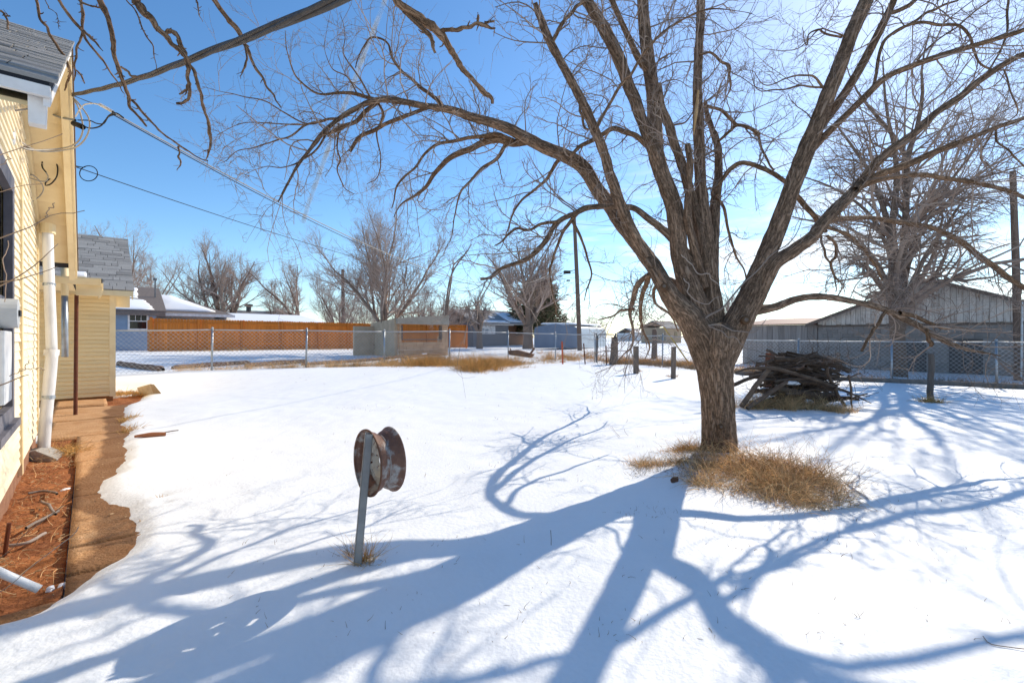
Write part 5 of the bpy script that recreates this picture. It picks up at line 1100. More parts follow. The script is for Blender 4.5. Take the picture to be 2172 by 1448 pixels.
# evergreen behind the many trunked tree
ev = thing('evergreen_tree', 'dark green evergreen tree behind the many trunked bare tree', 'tree', P(1138, 720, 50))
ev_b = P(1138, 730, 50); g = np.random.default_rng(50)
MB().tube([ev_b, P(1138, 610, 50)], [.25, .08], 8).build('trunk', m_bgbark, ev)
T = 5200; th = g.random(T) * 6.28; zz = g.random(T); lob = 1 + .35 * np.sin(th * 3 + zz * 9) + .25 * np.sin(th * 5 - zz * 13)
rr_ = (2.6 * np.sqrt(np.clip(1 - (zz * 2 - .75) ** 2 / 1.65, .02, 1))) * lob * .8 * np.sqrt(.35 + .65 * g.random(T))
pos = np.stack([P(1138, 690, 50)[0] + rr_ * np.cos(th), 50 + rr_ * np.sin(th), HC + (-.01 + zz * .105) * 50 + 1.0 + .25 * g.normal(size=T)], -1)
d = np.stack([np.cos(th), np.sin(th), .35 + .5 * g.normal(size=T)], -1)
a, b = grow(pos, d, .3 + .4 * g.random(T), .05 + .05 * g.random(T), 4, .3, .02, .2, .15, g)
et = Tubes().add(a, b, 4); et.build('crown', mat('evergreen_needles', (.07, .085, .04), (.11, .105, .055), scale=2, rough=.9, rnd=-.4, c3=(.22, .15, .09), lo=.3, hi=.52), ev, 'stuff')
# ------------------------------------------------------------------ dry grass
def blades(pos, h, seed, spread=.55, droop=-.16, r=.0022, n=6, wander=.24, curl=.12):
    g = np.random.default_rng(seed); T = len(pos)
    d = np.stack([g.normal(size=T) * spread, g.normal(size=T) * spread, np.ones(T)], -1)
    return grow(pos, d, h * (.45 + .75 * g.random(T)), np.full(T, r) * (.7 + .6 * g.random(T)), n, wander, droop * g.random(T), curl, .25, g)
def tufts(name, label, centers, per, h, rad, material, seed, r=.0022, spread=.55, droop=-.2, zf=S, curl=.12, sink=.015, n=6):
    """centers (T,2) on the snow; each tuft has per blades that fan out from its middle"""
    g = np.random.default_rng(seed); c = np.asarray(centers, float); T = len(c)
    i = np.repeat(np.arange(T), per); o = g.normal(size=(len(i), 2)) * rad; p = c[i] + o
    z = zf(p[:, 0], p[:, 1]) - sink
    pos = np.column_stack([p, z]); hh = h * (.45 + 1.0 * g.random(T) ** 1.3)[i]
    a, b = blades(pos, hh, seed + 1, spread, droop, r, n, .24, curl)
    a[:, :, :2] += (o / (rad + 1e-6) * .10)[:, None, :] * hh[:, None, None] * np.linspace(0, 1, a.shape[1])[None, :, None] ** 1.3 * 2.2
    o_ = Tubes().add(a, b, 3).build(name, material, None, 'stuff')
    return tag(o_, label)
def ring(cx, cy, rx, ry, n, seed):
    g = np.random.default_rng(seed); t = g.random(n) * 6.283; q = np.sqrt(g.random(n)); return np.column_stack([cx + rx * q * np.cos(t), cy + ry * q * np.sin(t)])
g = np.random.default_rng(77)
c = np.vstack([ring(2.28, 4.52, .56, .56, 56, 1), ring(2.30, 5.12, .52, .35, 26, 2), ring(2.50, 4.2, .42, .36, 48, 3), ring(2.70, 4.65, .28, .4, 22, 4)])
c = c[np.hypot(c[:, 0] - TREE[0], c[:, 1] - TREE[1]) > .2]
tufts('dry_grass', 'big golden brown clump of dry grass at the right of the tree trunk', c, 40, .30, .05, m_grass, 200, spread=.8, droop=-.26, r=.0022, curl=.34, n=8)
c2 = np.vstack([ring(2.68, 4.5, .42, .5, 26, 4), ring(2.45, 4.9, .5, .3, 16, 5)])
tufts('dry_grass', 'taller reddish weed stems rising from the right side of the big grass clump', c2, 16, .36, .05, mat('reddish_weed', (.50, .27, .14), (.38, .2, .1), scale=4, rough=.85, rnd=-.4, transl=.3), 201, spread=.6, droop=-.10, r=.0018, curl=.25, n=8)
tufts('dry_grass', 'matted dry grass poking through snow in front of the trunk', ring(1.85, 4.85, .6, .24, 60, 5), 18, .085, .05, m_grassbrown, 202, spread=1.2, droop=-.3)
q = G(1375, 985); tufts('dry_grass', 'small dry grass clump left of the trunk, apart from the others', ring(q[0], q[1], .2, .13, 14, 6), 46, .15, .045, m_grass, 204, spread=.75)
q = G(1450, 960); tufts('dry_grass', 'dry grass clump hugging the back left of the trunk', ring(q[0] + .08, q[1], .32, .16, 18, 7), 46, .16, .045, m_grassgold, 206, spread=.7)
q = G(1455, 985); tufts('dry_grass', 'low straw tufts close in front of the trunk foot', ring(q[0], q[1], .22, .1, 10, 8), 30, .11, .04, m_grassbrown, 207, spread=.9)
q = G(775, 1190); tufts('dry_grass', 'straw coloured grass tuft at the foot of the leaning metal post', ring(q[0], q[1], .05, .05, 6, 9), 26, .16, .02, m_grassgold, 208, spread=.38, droop=-.06, r=.0016)
q = G(742, 1180); tufts('dry_grass', 'thin grass stems left of the leaning metal post', ring(q[0], q[1], .02, .02, 3, 10), 10, .17, .012, m_grassbrown, 209, spread=.2, droop=-.03, r=.0014)
# brush pile grass, fence line grass
q0, q1 = G(1575, 868), G(1820, 878)
tt = g.random(60)[:, None]; c = q0[:2] * (1 - tt) + q1[:2] * tt + g.normal(size=(60, 2)) * np.array((.1, .10))
tufts('dry_grass', 'dry grass growing along the front of the brush pile', c, 34, .27, .05, m_grass, 210, r=.003, spread=.35, droop=-.08)
c = np.column_stack([g.uniform(q0[0] + .1, q1[0] - .3, 26), g.uniform(8.9, 9.3, 26)])
tufts('dry_grass', 'olive brown grass tangled into the front of the brush pile', c, 30, .42, .06, m_grassbrown, 212, r=.003, spread=.28, droop=-.05)
def line_pts(a, b, n, jit, seed):
    g = np.random.default_rng(seed); t = g.random(n)[:, None]; return np.array(a) * (1 - t) + np.array(b) * t + g.normal(size=(n, 2)) * jit
cc = np.vstack([line_pts(at_px(800, 19.4), at_px(1000, 20.2), 18, .3, 24), line_pts(at_px(860, 20.0), at_px(1160, 23.3), 26, .6, 20), ring(*at_px(1010, 18.6), .8, 1.3, 22, 21), ring(*at_px(930, 19.6), .6, .8, 10, 22), ring(*at_px(1070, 20.5), .9, 1.2, 14, 23)])
c = np.repeat(cc, 6, axis=0) + g.normal(size=(len(cc) * 6, 2)) * .30
tufts('dry_grass', 'golden tall grass along the back fence beside the ruin', c, 15, .50, .13, m_grassgold, 220, r=.0045, spread=.5, droop=-.12)
tufts('dry_grass', 'dry weeds growing under the left part of the chain link fence', np.vstack([line_pts(at_px(370, 15.9), at_px(830, 19.6), 110, .22, 22), line_pts(at_px(700, 18.2), at_px(880, 19.8), 60, .25, 122)]), 20, .32, .09, m_grass, 222, r=.0036, spread=.35, droop=-.05)
tufts('dry_grass', 'brown brush in front of the ruin wall', line_pts(at_px(830, 21.5), at_px(950, 23.2), 50, .5, 23), 22, .32, .12, m_grassbrown, 224, r=.006, spread=.45)
tufts('dry_grass', 'pale weeds along the foot of the orange fence', line_pts(at_px(345, 24.9), at_px(760, 31.5), 60, .3, 24), 10, .22, .1, m_grass, 226, r=.007, spread=.4)
tufts('dry_grass', 'tawny grass behind the fence at the foot of the utility pole', np.vstack([line_pts(at_px(1180, 26), at_px(1265, 27), 50, 1.2, 25), line_pts(at_px(1300, 24.5), at_px(1490, 22.5), 110, .6, 26)]), 30, .38, .14, m_grassgold, 228, r=.007, spread=.4)
tufts('dry_grass', 'brown grass and leaves along the foot of the right fence', np.vstack([line_pts(at_px(1310, 22.9), at_px(1560, 19.7), 90, .3, 27), line_pts(at_px(1560, 19.7), at_px(2172, 14.2), 90, .25, 28)]), 24, .30, .12, m_grassbrown, 230, r=.0055, spread=.5)
tufts('dry_grass', 'tall tan grass in the lot between the fence and the barn', line_pts(at_px(1570, 20.2), at_px(1640, 19.8), 40, .3, 29), 26, .40, .12, m_grassgold, 232, r=.006, spread=.4)
for i, (px, v, hh, nn) in enumerate([(1348, 792, .16, 5), (1425, 800, .17, 6), (1974, 850, .20, 10), (1194, 776, .25, 4)]):
    q = G(px, v); lab = ['thin grass at the foot of the left short wooden post', 'thin grass at the foot of the right short wooden post', 'dry grass at the foot of the grey wooden post near the right fence', 'straw tuft at the foot of the orange stake'][i]
    tufts('dry_grass', lab, ring(q[0], q[1], .22 if i == 2 else .15, .12, nn, 60 + i), 26, hh, .05, m_grassgold, 240 + i, r=.004, spread=.55)
# straw in the beds
zb_ = lambda x, y: terr(x, y) - .06
c = ring(*G(120, 962, -.06)[:2], .28, .22, 26, 70); tufts('straw', 'yellow straw lying round the splash block', c, 26, .16, .06, m_grassgold, 250, zf=zb_, spread=2.2, droop=-.35, sink=-.01, r=.0026)
c = ring(*G(270, 838, -.06)[:2], .62, .30, 40, 71); tufts('straw', 'yellow straw and leaves heaped at the corner of the back wing', c, 24, .16, .09, m_grassgold, 252, zf=zb_, spread=2, droop=-.3, sink=-.02, r=.004)
c = np.vstack([ring(*G(262, 893, -.03)[:2], .14, .26, 12, 72), ring(*G(268, 915, -.03)[:2], .08, .12, 6, 73)]); tufts('straw', 'yellow grass tufts at the edge of the walkway by the snow', c, 40, .10, .05, m_grassgold, 254, spread=.8, r=.003)
u = g.uniform(3.6, 8.6, 90); w = g.uniform(-.5, -.14, 90); c = np.column_stack([D_[0] * u + N_[0] * w, D_[1] * u + N_[1] * w])
tufts('straw', 'dead stalks and litter scattered over the red soil bed', c, 3, .14, .05, m_grass, 256, zf=lambda x, y: terr(x, y) - .055, spread=3, droop=-.3, sink=-.012, r=.0022)
q = G(347, 1052); tufts('straw', 'tiny gold grass tuft sunk in the snow by the walkway bend', ring(q[0], q[1], .03, .02, 4, 75), 18, .045, .015, m_grassgold, 258, spread=.8, r=.0016)
# specks: stalks and debris poking through the snow
pts = []
for k in range(1500):
    y = 2.2 + 16 * g.random() ** 1.3; x = g.uniform(-.62, 1.05) * y
    if bare_dist(np.array([x]), np.array([y]))[0] < .15: continue
    if vn(x * .5, y * .5, 9.0) < -.15: continue
    pts.append((x, y))
tufts('snow_litter', 'small dry stalks and specks poking through the snow across the yard', np.array(pts), 3, .045, .02, m_grassbrown, 260, spread=.9, r=.0021)
pc = np.vstack([ring(*G(1370, 1085)[:2], .32, .14, 40, 80), ring(*G(1460, 1105)[:2], .16, .05, 14, 81), ring(*G(800, 868)[:2], .9, .4, 50, 82), ring(*G(1150, 890)[:2], 1.2, .25, 40, 83), ring(*G(1060, 1000)[:2], .6, .3, 20, 84)])
tufts('snow_litter', 'grass tips and crumbs of bark in the tree shadow before the trunk', pc, 5, .045, .025, m_grassbrown, 262, spread=1.3, r=.0016)
# a few single twigs lying on or sticking out of the snow
tw = []
for rows in [[(1168, 1132), (1169, 1145), (1169, 1158)], [(1298, 905), (1304, 915), (1315, 927)], [(1324, 897), (1326, 912), (1333, 925)], [(1391, 918), (1390, 926)], [(2085, 1352), (2100, 1368), (2140, 1375), (2180, 1380)]]:
    q = [G(a, b) for a, b in rows]
    if abs(rows[0][0] - rows[-1][0]) < 12:
        bq = q[-1]; q = [bq + Z_ * (len(q) - 1 - i) * .05 + np.array(((a[0] - rows[-1][0]) * bq[1] / FPX, 0, 0)) for i, a in enumerate(rows)]
    p = smooth_path(np.array(q), 10); p[:, 2] += .008; t_ = Tubes().add(p, np.full(10, .0022), 5).build('fallen_twig', m_twig); tw.append(t_)
for o, lab in zip(tw, ('short dark twig standing alone in the shadow band left of the trunk', 'thin curved stem sticking out of sunlit snow, left of its pair', 'thin curved stem sticking out of sunlit snow, right of its pair', 'tiny dark stub in the snow left of the trunk', 'thin twig lying on the snow at the lower right')): tag(o, lab, 'twig')
lf = G(1433, 1027); MB().prism([lf + np.array((-.035, 0, .01)), lf + np.array((.03, .01, .025)), lf + np.array((.04, .03, .045)), lf + np.array((-.01, .035, .04)), lf + np.array((-.04, .02, .02))], (0, .012, .02)).build('bark_chip', mat('brown_bark_chip', (.20, .10, .06), (.13, .065, .04), rough=.9)); tag(bpy.data.objects['bark_chip'], 'dark curled piece of bark on the snow left of the grass clump', 'bark')

# ------------------------------------------------------------------ metal post with a steel wheel rim hung on it
pa, pb = G(756, 1194) - Z_ * .05, P(782, 917, 2.885)
ax_ = norm(pb - pa); Lp = np.linalg.norm(pb - pa)
e1 = norm(np.array((.93, .36, 0))); e1 = norm(e1 - ax_ * (e1 @ ax_)); e2 = np.cross(ax_, e1)     # e1: across its broad face, e2: back from it
PW = .045
sp_ = thing('perforated_sign_post', 'leaning galvanised square post with punched holes, stuck in the snow', 'post', pa)
o = pa - e1 * PW / 2 - e2 * PW / 2 * 0
mb = MB(); tk = .0035
front = -1 if (e2 @ np.array((0, -1, 0))) < 0 else 1
e2 = e2 * front                         # e2 now points towards the camera
mb.box(o + e2 * PW, e1 * PW, -e2 * tk, ax_ * Lp)
mb.box(o, e1 * PW, e2 * tk, ax_ * Lp)
mb.box(o + e1 * (PW - tk), e1 * tk, e2 * PW, ax_ * Lp)
mb.build('tube_faces', mat('weathered_galvanised_post', (.33, .305, .275), (.25, .23, .21), scale=9, rough=.55, metal=.1, c3=(.38, .34, .29)), sp_)
fc = MB(); pitch = .0254; hd = .011; k = int(Lp / pitch)
for q in (0, 1):
    fc.box(o + e2 * (0 if q == 0 else PW / 2 + hd / 2), e1 * tk, e2 * (PW / 2 - hd / 2), ax_ * Lp)
for i in range(k):
    z0 = i * pitch + hd / 2; fc.box(o + e2 * (PW / 2 - hd / 2) + ax_ * (z0 + 0), e1 * tk, e2 * hd, ax_ * (pitch - hd))
fc.build('punched_face', MATS['weathered_galvanised_post'], sp_)
rim = thing('wheel_rim', 'rusty steel wheel rim with flaking white paint hung on the leaning post', 'wheel rim', P(779, 982, 2.93))
ra = norm(np.array((.766, .643, .0))); rc = P(779.5, 981, 2.925); rh = np.array((-ra[1], ra[0], 0)); rv = np.cross(ra, rh); rv = rv if rv[2] > 0 else -rv
def lathe(profile, name, material, parent, n=64, close=True):
    pr = np.array(profile); k = len(pr); th = np.arange(n) * 2 * np.pi / n
    V = (rc + ra * pr[:, 0][:, None])[None] + pr[:, 1][None, :, None] * (np.cos(th)[:, None, None] * rh + np.sin(th)[:, None, None] * rv)
    i = np.arange(n)[:, None] * k; j = ((np.arange(n) + 1) % n)[:, None] * k; kk = np.arange(k if close else k - 1)[None]; k2 = (kk + 1) % k
    F = np.stack([i + kk, j + kk, j + k2, i + k2], -1).reshape(-1, 4)
    return mobj(name, np_mesh(name, V.reshape(-1, 3), F), material, parent)
m_rim = mat('rusted_flaking_rim', (.16, .075, .048), (.22, .105, .065), scale=9, rough=.55, bump=.4, bscale=60, c3=(.44, .39, .34), lo=.30, hi=.52, spec=.25)
m_disc = mat('flaked_white_disc', (.46, .42, .36), (.42, .38, .33), scale=13, rough=.6, c3=(.11, .05, .03), lo=.4, hi=.53)
outer = [(-.006, .203), (.000, .205), (.006, .2035), (.012, .199), (.018, .190), (.034, .186), (.046, .182), (.056, .166), (.090, .163), (.104, .176), (.118, .184), (.136, .188), (.142, .197), (.150, .204), (.156, .2045), (.160, .202)]
inner = [(x + (.001 if x < .08 else -.001), r - .0045) for x, r in outer][::-1]
lathe(outer + inner, 'barrel', m_rim, rim, 72)
lathe([(-.008, .2045), (-.003, .207), (.003, .207), (.005, .2035), (-.004, .2015)], 'rim_lip', mat('rust_edge', (.20, .085, .04), (.13, .055, .03), scale=10, rough=.6), rim, 72)
# disc with centre hole, stud holes and hand holes
nr_, na = 16, 120; rr = np.linspace(.032, .166, nr_)
def dz(r): return .088 + .020 * np.exp(-((r - .10) / .028) ** 2) * -1 + .016 * (r < .055) * 0 - .012 * np.clip((r - .13) / .036, 0, 1)
V = []; F = []
for s_ in (0, 1):
    for r in rr:
        for a in range(na):
            th = a * 2 * np.pi / na; V.append(rc + ra * (dz(r) + s_ * .004) + r * (math.cos(th) * rh + math.sin(th) * rv))
def hole(i, a):
    r = (rr[i] + rr[min(i + 1, nr_ - 1)]) / 2; th = (a + .5) * 360 / na
    if .052 < r < .068:
        for k in range(5):
            if abs((th - k * 72 - 20 + 180) % 360 - 180) < 6.5: return True
    if .118 < r < .142:
        for k in range(4):
            if abs((th - k * 90 - 45 + 180) % 360 - 180) < 10: return True
    return False
ks = [[hole(i, a) for a in range(na)] for i in range(nr_ - 1)]
ix = lambda s_, i, a: s_ * nr_ * na + i * na + a % na
for i in range(nr_ - 1):
    for a in range(na):
        if ks[i][a]: continue
        F.append((ix(0, i, a), ix(0, i, a + 1), ix(0, i + 1, a + 1), ix(0, i + 1, a))); F.append((ix(1, i, a), ix(1, i + 1, a), ix(1, i + 1, a + 1), ix(1, i, a + 1)))
        if i == 0 or ks[i - 1][a]: F.append((ix(0, i, a), ix(1, i, a), ix(1, i, a + 1), ix(0, i, a + 1)))
        if i == nr_ - 2 or ks[i + 1][a]: F.append((ix(0, i + 1, a), ix(0, i + 1, a + 1), ix(1, i + 1, a + 1), ix(1, i + 1, a)))
        if ks[i][(a + 1) % na]: F.append((ix(0, i, a + 1), ix(1, i, a + 1), ix(1, i + 1, a + 1), ix(0, i + 1, a + 1)))
        if ks[i][a - 1]: F.append((ix(0, i, a), ix(0, i + 1, a), ix(1, i + 1, a), ix(1, i, a)))
mobj('disc', np_mesh('disc', np.array(V), np.array(F)), m_disc, rim)
MB().tube([pb * .765 + pa * .235 - e2 * .005, rc + ra * .03], .006, 6).build('hanger_bolt', m_rustpost, sp_)

# ------------------------------------------------------------------ posts and stakes in the yard
def wood_post(label, px, vb, vt, Y, rad, square=False, lean=0, name='wooden_post', material=None, cat='post', top=None):
    b, t = P(px, vb, Y), P(px + lean, vt, Y); b[2] = min(b[2], float(S(b[0], b[1]))) - .15
    t_ = thing(name, label, cat, b)
    if square:
        a = norm(np.array((.85, .3, 0))); c_ = np.array((-a[1], a[0], 0)); mb = MB().box(b - a * rad - c_ * rad, a * rad * 2, c_ * rad * 2, t - b); mb.build('shaft', material or m_postwood, t_, bevel=rad * .12)
    else:
        n = 18; p = b + (t - b) * np.linspace(0, 1, n)[:, None]; p = p + np.column_stack([vn(np.arange(n) * .4, px * 1.0), vn(np.arange(n) * .4, px * 2.0), np.zeros(n)]) * rad * .25
        Tubes().add(p, rad * (1.08 - .16 * np.linspace(0, 1, n)), 14, barkdisp(rad * .08, 30)).build('shaft', material or m_postwood, t_)
        MB().tube([p[-1] - Z_ * .005, p[-1] + Z_ * .012], rad * .9, 14).build('post_top', m_postwood, t_)
    return t_
wood_post('left one of two short square wooden posts in the far yard', 1349, 793, 734, 17.6, .075, True)
wood_post('right one of two short square wooden posts, nearer the trunk', 1428, 801, 735, 15.9, .058, True, 1)
wood_post('grey weathered wooden post alone on the snow below the drooping right limb', 1973, 850, 751, 10.8, .062, False, 3)
wood_post('split weathered stump post beside the small gate', 1300, 772, 716, 22.3, .17, False, 3)
wood_post('short grey stub post behind the right fence', 1777, 780, 748, 17.6, .07, False)
wood_post('leaning rusty brown board standing behind the brush pile', 1628, 790, 748, 13.5, .085, True, 6, 'rusty_board_post', m_rustpost)
wood_post('thin rusty steel stake left of the stump post', 1242, 776, 728, 22.5, .022, True, -4, 'steel_stake', m_rustpost, 'stake')
wood_post('thin dark steel stake just left of the gate stump', 1287, 772, 733, 21.8, .022, True, -2, 'steel_stake', m_rustpost, 'stake')
wood_post('thin orange red painted stake in front of the back fence', 1194, 776, 724, 22.0, .028, True, -2, 'orange_stake', mat('orange_red_paint', (.62, .12, .03), (.5, .09, .03), rough=.6), 'stake')
wood_post('pale yellow guy wire sleeve leaning beside the trunk', 1466, 752, 693, 24, .03, True, -58, 'guy_wire_sleeve', mat('yellow_plastic', (.62, .45, .08), rough=.5), 'guy wire')
# scrap heap by the fence
q = P(1104, 757, 22.6)
sc_ = thing('scrap_frame', 'overturned brown wooden frame with two prongs lying in the golden grass', 'scrap wood', q)
MB().prism([q + np.array((-.55, 0, .1)), q + np.array((.5, .1, -.05)), q + np.array((.62, .1, .12)), q + np.array((-.2, 0, .34)), q + np.array((-.6, 0, .3))], (.1, .5, 0)).build('panel', m_timber, sc_)
MB().tube([q + np.array((.42, 0, .08)), q + np.array((.62, 0, .36)), q + np.array((.66, 0, .44))], .05, 6).build('prong', m_timber, sc_)
MB().tube([q + np.array((-.42, .1, .2)), q + np.array((-.5, .1, .42))], .03, 6).build('prong', m_timber, sc_)
# landscape timbers along the back edge of the yard
tl = [((250, 787), (345, 799), .12), ((365, 795), (530, 782), .11), ((520, 789), (650, 779), .12), ((640, 786), (760, 777), .09), ((740, 778), (860, 771), .09), ((850, 773), (945, 766), .07)]
tb_lab = ['brown buried timber nearest the yellow house corner below the fence', 'long brown landscape timber below the second fence post', 'dark brown log lying between the second and third fence posts', 'split brown timber right of the third fence post', 'brown timber below the fence near the fourth post', 'thin brown timber at the edge of the golden grass']
for (a, b, rd), lab in zip(tl, tb_lab):
    pa_, pb_ = G(a[0], a[1], .08), G(b[0], b[1], .08)
    s_ = lambda p: np.array((p[0], p[1], float(S(p[0], p[1])) + rd * .45))
    pts = smooth_path(np.array([s_(pa_), s_((pa_ + pb_) / 2) + np.array((0, .05, .02)), s_(pb_)]), 26); r_ = np.full(26, rd); r_[0] *= .5; r_[-1] *= .6
    o_ = Tubes().add(pts, r_, 14, barkdisp(.02, 14)).build('landscape_timber', m_timber); tag(o_, lab, 'timber', 'timbers edging the back of the yard')
pts = np.array([(at_px(1560, 18.9)), at_px(1750, 16.9), at_px(1950, 15.4), at_px(2172, 13.9), at_px(2350, 12.9)]); 
pp = smooth_path(np.column_stack([pts, [float(S(a, b)) + .05 for a, b in pts]]), 40)
mb = MB(); 
for i in range(39): mb.box(pp[i] - Z_ * .15, pp[i + 1] - pp[i] - norm(pp[i + 1] - pp[i]) * .004, (.06, .1, 0), Z_ * .24)
tag(mb.build('stone_edging', mat('brown_grey_edging', (.24, .20, .17), (.17, .14, .12), scale=5, rough=.95, bump=.6)), 'low brown grey edging under the right chain link fence', 'edging')

# ------------------------------------------------------------------ brush pile: each branch lies on the heap by itself
lab_b = 'dead grey brown branch stacked in the brush pile behind the tree'; grp = 'dead branches of the brush pile'
g = np.random.default_rng(90); cx_, cy_ = P(1712, 860, 9.55)[0], 9.75
gl = float(S(cx_, cy_))
for k in range(120):
    lay = k / 120; h_ = .08 + 1.0 * lay ** .85
    ln = g.uniform(.8, 1.75) * (1 - .30 * lay); yaw = g.normal() * .36 + (0 if g.random() < .8 else g.uniform(-1.2, 1.2)); pit = g.normal() * .16
    c_ = np.array((cx_ + np.clip(g.normal(), -1.5, 1.5) * .22, cy_ + g.normal() * .30 * (1 - .4 * lay), gl + h_ * .92))
    d_ = np.array((math.cos(yaw) * math.cos(pit), math.sin(yaw) * math.cos(pit), math.sin(pit)))
    rr_ = g.uniform(.012, .032) * (1.7 if g.random() < .25 else 1)
    n = 14; t_ = np.linspace(-.5, .5, n)
    p = c_ + d_ * (t_ * ln)[:, None] + np.column_stack([np.zeros(n), vn(t_ * 4 + k, k * 1.0) * .05, vn(t_ * 4, k * 3.0) * .05 - .10 * t_ ** 2])
    p[:, 2] = np.maximum(p[:, 2], gl + .02)
    T_ = Tubes().add(p, rr_ * (1.1 - .5 * (t_ + .5)), 8, barkdisp(rr_ * .12, 40))
    o_ = T_.build('dead_branch', m_dead); tag(o_, lab_b, 'branch', grp)
EXTRA = [([(1572, 862, 11), (1590, 838, 12), (1612, 806, 12), (1632, 782, 11)], 9.0, 'thick dark log leaning at the left end of the brush pile'), ([(1585, 866, 10), (1615, 846, 11), (1650, 822, 10), (1668, 810, 8)], 8.9, 'second leaning log at the left foot of the brush pile'), ([(1500, 815, 6), (1545, 818, 9), (1580, 806, 9), (1612, 796, 9), (1640, 792, 7)], 9.2, 'pale long branch sticking out left of the brush pile behind the trunk'),
 ([(1560, 790, 4), (1590, 781, 6), (1640, 781, 8), (1690, 794, 9), (1730, 806, 10), (1770, 822, 9), (1800, 832, 6), (1830, 846, 4), (1848, 855, 2)], 8.95, 'long curved branch lying across the top front of the brush pile'), ([(1770, 822, 10), (1780, 842, 9), (1792, 862, 7)], 8.9, 'thick short branch leaning down at the right front of the brush pile'), ([(1800, 795, 5), (1805, 825, 6), (1804, 850, 5), (1810, 874, 3)], 8.9, 'thin dark stick hanging down at the right end of the brush pile'), ([(1798, 836, 4), (1820, 838, 3), (1846, 840, 2)], 9.1, 'thin twig poking out right of the brush pile'),
 ([(1672, 760, 5), (1700, 766, 7), (1740, 770, 8), (1780, 778, 13), (1800, 786, 14)], 9.8, 'broken log with a pale cut end topping the brush pile on the right'), ([(1755, 778, 6), (1758, 800, 8), (1764, 812, 8)], 9.0, 'upright stub poking out of the brush pile front'), ([(1640, 822, 16), (1690, 832, 18), (1735, 838, 18), (1770, 836, 14)], 9.2, 'thick brown log half hidden inside the brush pile front'), ([(1660, 848, 14), (1720, 856, 16), (1770, 846, 12)], 9.3, 'dark log near the bottom of the brush pile')]
for rows, y, lab in EXTRA:
    p, r = limb_pts(rows, 30, y, y + .1); o_ = Tubes().add(wiggle(p, r, .012), r, 12, barkdisp(.004, 50)).build('dead_branch', m_dead); tag(o_, lab, 'branch', grp)
b_ = Tubes(); T = 420
pos = np.array((cx_, cy_, gl + .2)) + np.column_stack([g.normal(size=T) * .5, g.normal(size=T) * .32, g.random(T) * .8]); a, b = grow(pos, np.column_stack([g.normal(size=(T, 2)), g.normal(size=T) * .5]), .3 + .6 * g.random(T), np.full(T, .005), 7, .18, .0, .15, .4, g)
a[:, :, 2] = np.maximum(a[:, :, 2], gl); b_.add(a, b, 4); tag(b_.build('brush_twigs', m_dead, None, 'stuff'), 'fine dead twigs tangled through the brush pile')
for px, v, w_, lab in [(1682, 813, .28, 'small strip of snow caught on the brush pile front'), (1712, 766, .5, 'thin snow lying on top of the brush pile'), (1716, 852, .18, 'little snow patch low in the brush pile')]:
    q = P(px, v, 9.15 if v > 800 else 9.8); mb = MB(); mb.tube([q - np.array((w_ / 2, 0, 0)), q - np.array((w_ / 4, 0, -.012)), q + np.array((w_ / 4, 0, .006)), q + np.array((w_ / 2, 0, -.01))], [.012, .04, .036, .01], 8); tag(mb.build('snow_patch', m_roofsnow, smooth=True), lab, 'snow patch')

# ------------------------------------------------------------------ things lying near the house
pv = thing('white_drain_pipe', 'white plastic drain pipe lying in the red soil at the lower left corner', 'pipe', G(40, 1230, -.05))
MB().tube([P(-60, 1185, 2.42), P(20, 1222, 2.5), P(83, 1249, 2.56)], .021, 14).build('pipe', m_plastic, pv, smooth=True)
lg = thing('split_log', 'short split log with a pale cut face half buried in snow by the back wing', 'log', G(325, 828))
q = G(322, 836) + Z_ * .02
lgm = MB().prism([q + np.array((.06, .02, -.1)), q + np.array((.20, .12, -.08)), q + np.array((.04, .02, .22)), q + np.array((-.03, -.02, .24))], (-.55, .28, -.12)); lgm.build('bark', mat('pale_split_wood', (.62, .55, .46), (.45, .38, .30), scale=6, rough=.9), lg, bevel=.012)
MB().prism([q + np.array((.062, .013, -.1)), q + np.array((.204, .113, -.08)), q + np.array((.044, .013, .22)), q + np.array((-.026, -.027, .24))], (.012, -.012, 0)).build('cut_face', m_cutwood, lg)
br = thing('red_stick', 'reddish brown broken board lying at the snow edge beside the walkway', 'stick', G(315, 923))
p, r = limb_pts([(285, 928, 8), (312, 924, 12), (330, 919, 13), (352, 917, 9)], 20, 6.55, 6.75); p[:, 2] = [float(S(a, b)) + .03 for a, b in p[:, :2]]; Tubes().add(p, np.maximum(r, .02), 8, barkdisp(.006, 30)).build('stick', mat('red_brown_wood', (.36, .14, .06), (.26, .10, .05), rough=.9), br)
p = smooth_path(np.array([G(345, 922) + Z_ * .03, G(365, 918) + Z_ * .03, G(378, 915) + Z_ * .02]), 8); Tubes().add(p, np.full(8, .008), 5).build('twig', m_dead, br)
for i, rows in enumerate([[(88, 1062), (105, 1075), (120, 1086)], [(55, 1118), (85, 1102), (105, 1090), (122, 1080)], [(20, 1155), (60, 1150), (95, 1128)], [(60, 1045), (90, 1040), (118, 1046)]]):
    p = smooth_path(np.array([G(a, b, -.03) for a, b in rows]), 14); p[:, 2] = terr(p[:, 0], p[:, 1]) - .035
    tag(Tubes().add(wiggle(p, p[:, 0] * 0 + .01, .015), np.full(14, .011), 7).build('fallen_stick', m_palewig), ['short pale stick lying near the walkway edge in the soil bed', 'long forked pale stick lying across the soil bed', 'thin pale stick near the white pipe in the soil bed', 'pale stick near the splash block in the soil bed'][i], 'stick')
rp_ = MB().tube([G(10, 1178, -.06), G(10, 1178, -.06) + np.array((.03, 0, .22))], .012, 8); tag(rp_.build('steel_rod', m_rustpost), 'dark steel rod standing in the soil bed by the house wall', 'rod')
